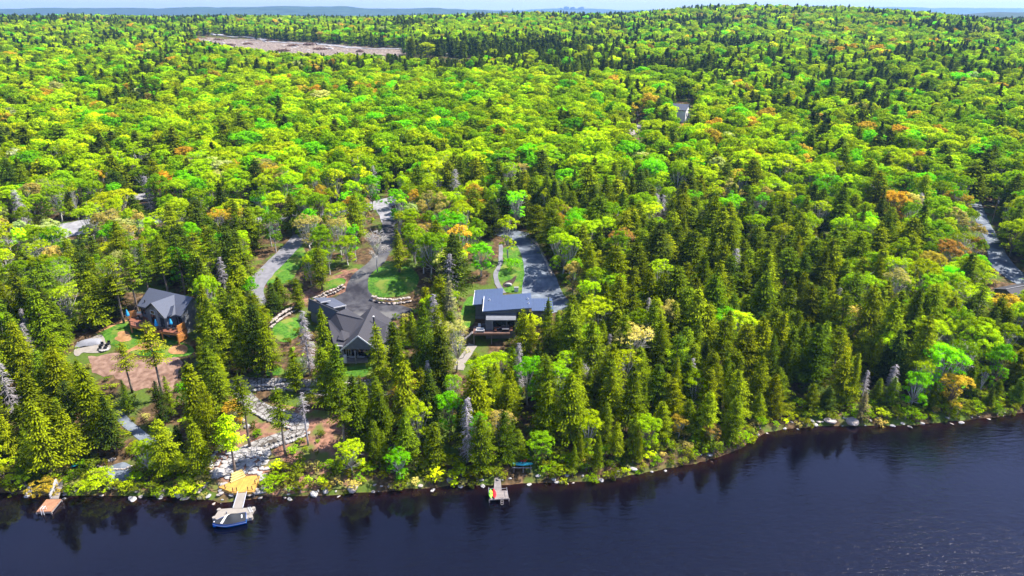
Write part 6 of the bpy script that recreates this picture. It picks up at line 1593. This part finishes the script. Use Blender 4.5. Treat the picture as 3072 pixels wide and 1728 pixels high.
ZONES = [((0, 1180, 330, 1500), 'behind the brown dock'), ((0, 850, 220, 1180), 'left of the garden terrace'), ((0, 640, 420, 850), 'above the cedar-deck house, left'),
 ((420, 640, 760, 870), 'behind the cedar-deck house'), ((560, 870, 880, 1140), 'between cedar-deck house and court house'), ((330, 1140, 640, 1500), 'beside the blue-grey path'),
 ((640, 1100, 960, 1500), 'around the zigzag path'), ((960, 1100, 1450, 1500), 'between boat and kayak dock'), ((1180, 900, 1450, 1140), 'between court house and modern house'),
 ((760, 560, 1120, 900), 'left of the dark driveway'), ((1180, 540, 1500, 900), 'right of the dark driveway'), ((1450, 1040, 1800, 1500), 'above the kayak dock'),
 ((1560, 640, 1950, 1040), 'right of the blue-grey driveway'), ((1800, 1040, 2250, 1460), 'where the shore bends'), ((2250, 1000, 2700, 1320), 'above the blue-white boulder'),
 ((2700, 1000, 3200, 1320), 'at the far right shore'), ((1950, 640, 2450, 1040), 'right of centre'), ((2450, 640, 2900, 1040), 'left of the right-edge road'), ((2900, 400, 3300, 1040), 'by the right-edge road'),
 ((0, 400, 560, 640), 'above the pale gravel road'), ((560, 400, 1120, 640), 'left of the turning area'), ((1120, 400, 1600, 640), 'above the two driveways'), ((1600, 400, 2200, 640), 'below the white house'), ((2200, 400, 2900, 640), 'right of the white house')]
def zone(px, py):
    for (a, b, c, d_), w in ZONES:
        if a <= px < c and b <= py < d_: return w
    return 'in the left woods' if px < 1000 else 'in the middle woods' if px < 2000 else 'in the right woods'
def emit(lst, limit):
    """the trees that show largest become things of their own; the rest is returned"""
    key = []
    for r in lst:
        kind, col, x, y, z, H, Rm, px, py, d = r; vis = -60 < px < 3130 and py < 1600
        key.append((H * Rm) / (d * d) if vis else 0)
    order = np.argsort(-np.array(key)); keep = set(order[:limit].tolist())
    by = {}
    for i in sorted(keep):
        kind, col, x, y, z, H, Rm, px, py, d = lst[i]
        big = 'tall' if H > (15.5 if kind in CON else 12.5) else 'low' if H < (11 if kind in CON else 8.5) else 'middle-sized'
        wd = '' if kind in ('narrow', 'birch') else ('broad ' if Rm / H > (.22 if kind in CON else .31) else 'slim ')
        by.setdefault((f"{big} {wd}{WORD[col]} {KWORD[kind]}", zone(px, py)), []).append(i)
    ORD = ['leftmost', 'second from left', 'third from left', 'fourth from left', 'fifth from left', 'sixth from left', 'seventh from left', 'eighth from left', 'ninth from left', 'tenth from left', 'eleventh from left', 'twelfth from left', 'thirteenth from left', 'fourteenth from left', 'fifteenth from left', 'sixteenth from left', 'seventeenth from left', 'eighteenth from left']
    for (desc, zn), ids in by.items():
        ids.sort(key=lambda i: lst[i][7]); n = len(ids)
        for k, i in enumerate(ids):
            kind, col, x, y, z, H, Rm, px, py, d = lst[i]
            pre = '' if n == 1 else (('left-hand ', 'right-hand ')[k] if n == 2 else 'rightmost ' if k == n - 1 else ORD[min(k, 17)] + (' ' if k == 0 else ', '))
            make_tree(kind, x, y, z - .1, H, Rm, tint_of(col), pre + desc + ' ' + zn, desc + 's ' + zn)
    return [lst[i] for i in range(len(lst)) if i not in keep]
reseed(77)
DEAD = [r for r in rows['con'] if r[0] == 'dead_conifer']; rows['con'] = [r for r in rows['con'] if r[0] != 'dead_conifer']
emit(DEAD, len(DEAD)); print('dead', len(DEAD))
nC = 300 - sum(1 for h in HAND if h[0] in CON); nB = 300 - sum(1 for h in HAND if h[0] in ('maple', 'birch', 'budding'))
restC = emit(rows['con'], nC); restB = emit(rows['bro'], nB)
def to_rows(lst, near, mid, far, h0, r0, nn, nm, nf):
    out = [[], [], []]
    for kind, col, x, y, z, H, Rm, px, py, d in lst:
        k = 0 if y < 235 else 1 if y < 620 else 2; n = (nn, nm, nf)[k]
        out[k].append((x, y, z - .1, int(R.integers(n)), Rm / r0, H / h0, float(R.uniform(0, 6.283)), tint_of(col)))
    return [(near, out[0]), (mid, out[1]), (far, out[2])]
scatter_object('conifer_forest', to_rows(restC, C_NEAR, C_MID, C_FAR, 15, 2.9, 7, 4, 3), 'mass of dark conifers filling the hillside woods up to the skyline', 'forest')
scatter_object('broadleaf_forest', to_rows(restB, B_NEARL, B_MID, B_FAR, 12, 3.6, 4, 4, 3), 'mass of lime, green and orange broadleaf trees covering the hillside', 'forest')
# undergrowth on the shore bank and the forest floor
ug = []
X, Y = candidates(84, 200, 1.6); s = Y - shore(X)
m = (s > -.3) & (s < 70) & ~in_clear(X, Y) & (R.random(len(X)) < np.where(s < 6, 1.0, .22)); X, Y = X[m], Y[m]; Z = terrain(X, Y); pxs, pys, _ = proj(np.stack([X, Y, Z + .6], -1))
for x, y, z, a, b in zip(X, Y, Z, pxs, pys):
    if a < -300 or a > 3400 or (1525 < a < 1615 and 1380 < b < 1445) or (2440 < a < 2580 and 1250 < b < 1290) or (920 < a < 965 and b > 1465): continue
    if any(inpoly(np.array([a]), np.array([b]), P)[0] for P, bb in OPENB if bb[0] < a < bb[2] and bb[1] < b < bb[3]):
        if not (800 < a < 1180 and 1400 < b < 1490 and R.random() < .6): continue
    sc0 = R.uniform(.35, 1.0) * (1.0 if y - shore(x) > 6 else 1.25)
    col = ('green', 'olive', 'green', 'yellow', 'tan', 'olive', 'spruce', 'olive', 'gold')[int(R.integers(9))]
    ug.append((float(x), float(y), float(z) - .1, int(R.integers(3)), float(sc0), float(sc0 * R.uniform(.6, 1)), float(R.uniform(0, 6.28)), tint_of(col)))
scatter_object('undergrowth', [(B_NEAR, ug)], 'low mixed undergrowth along the shore bank and between the trunks', 'undergrowth')
print('undergrowth', len(ug))
haze()
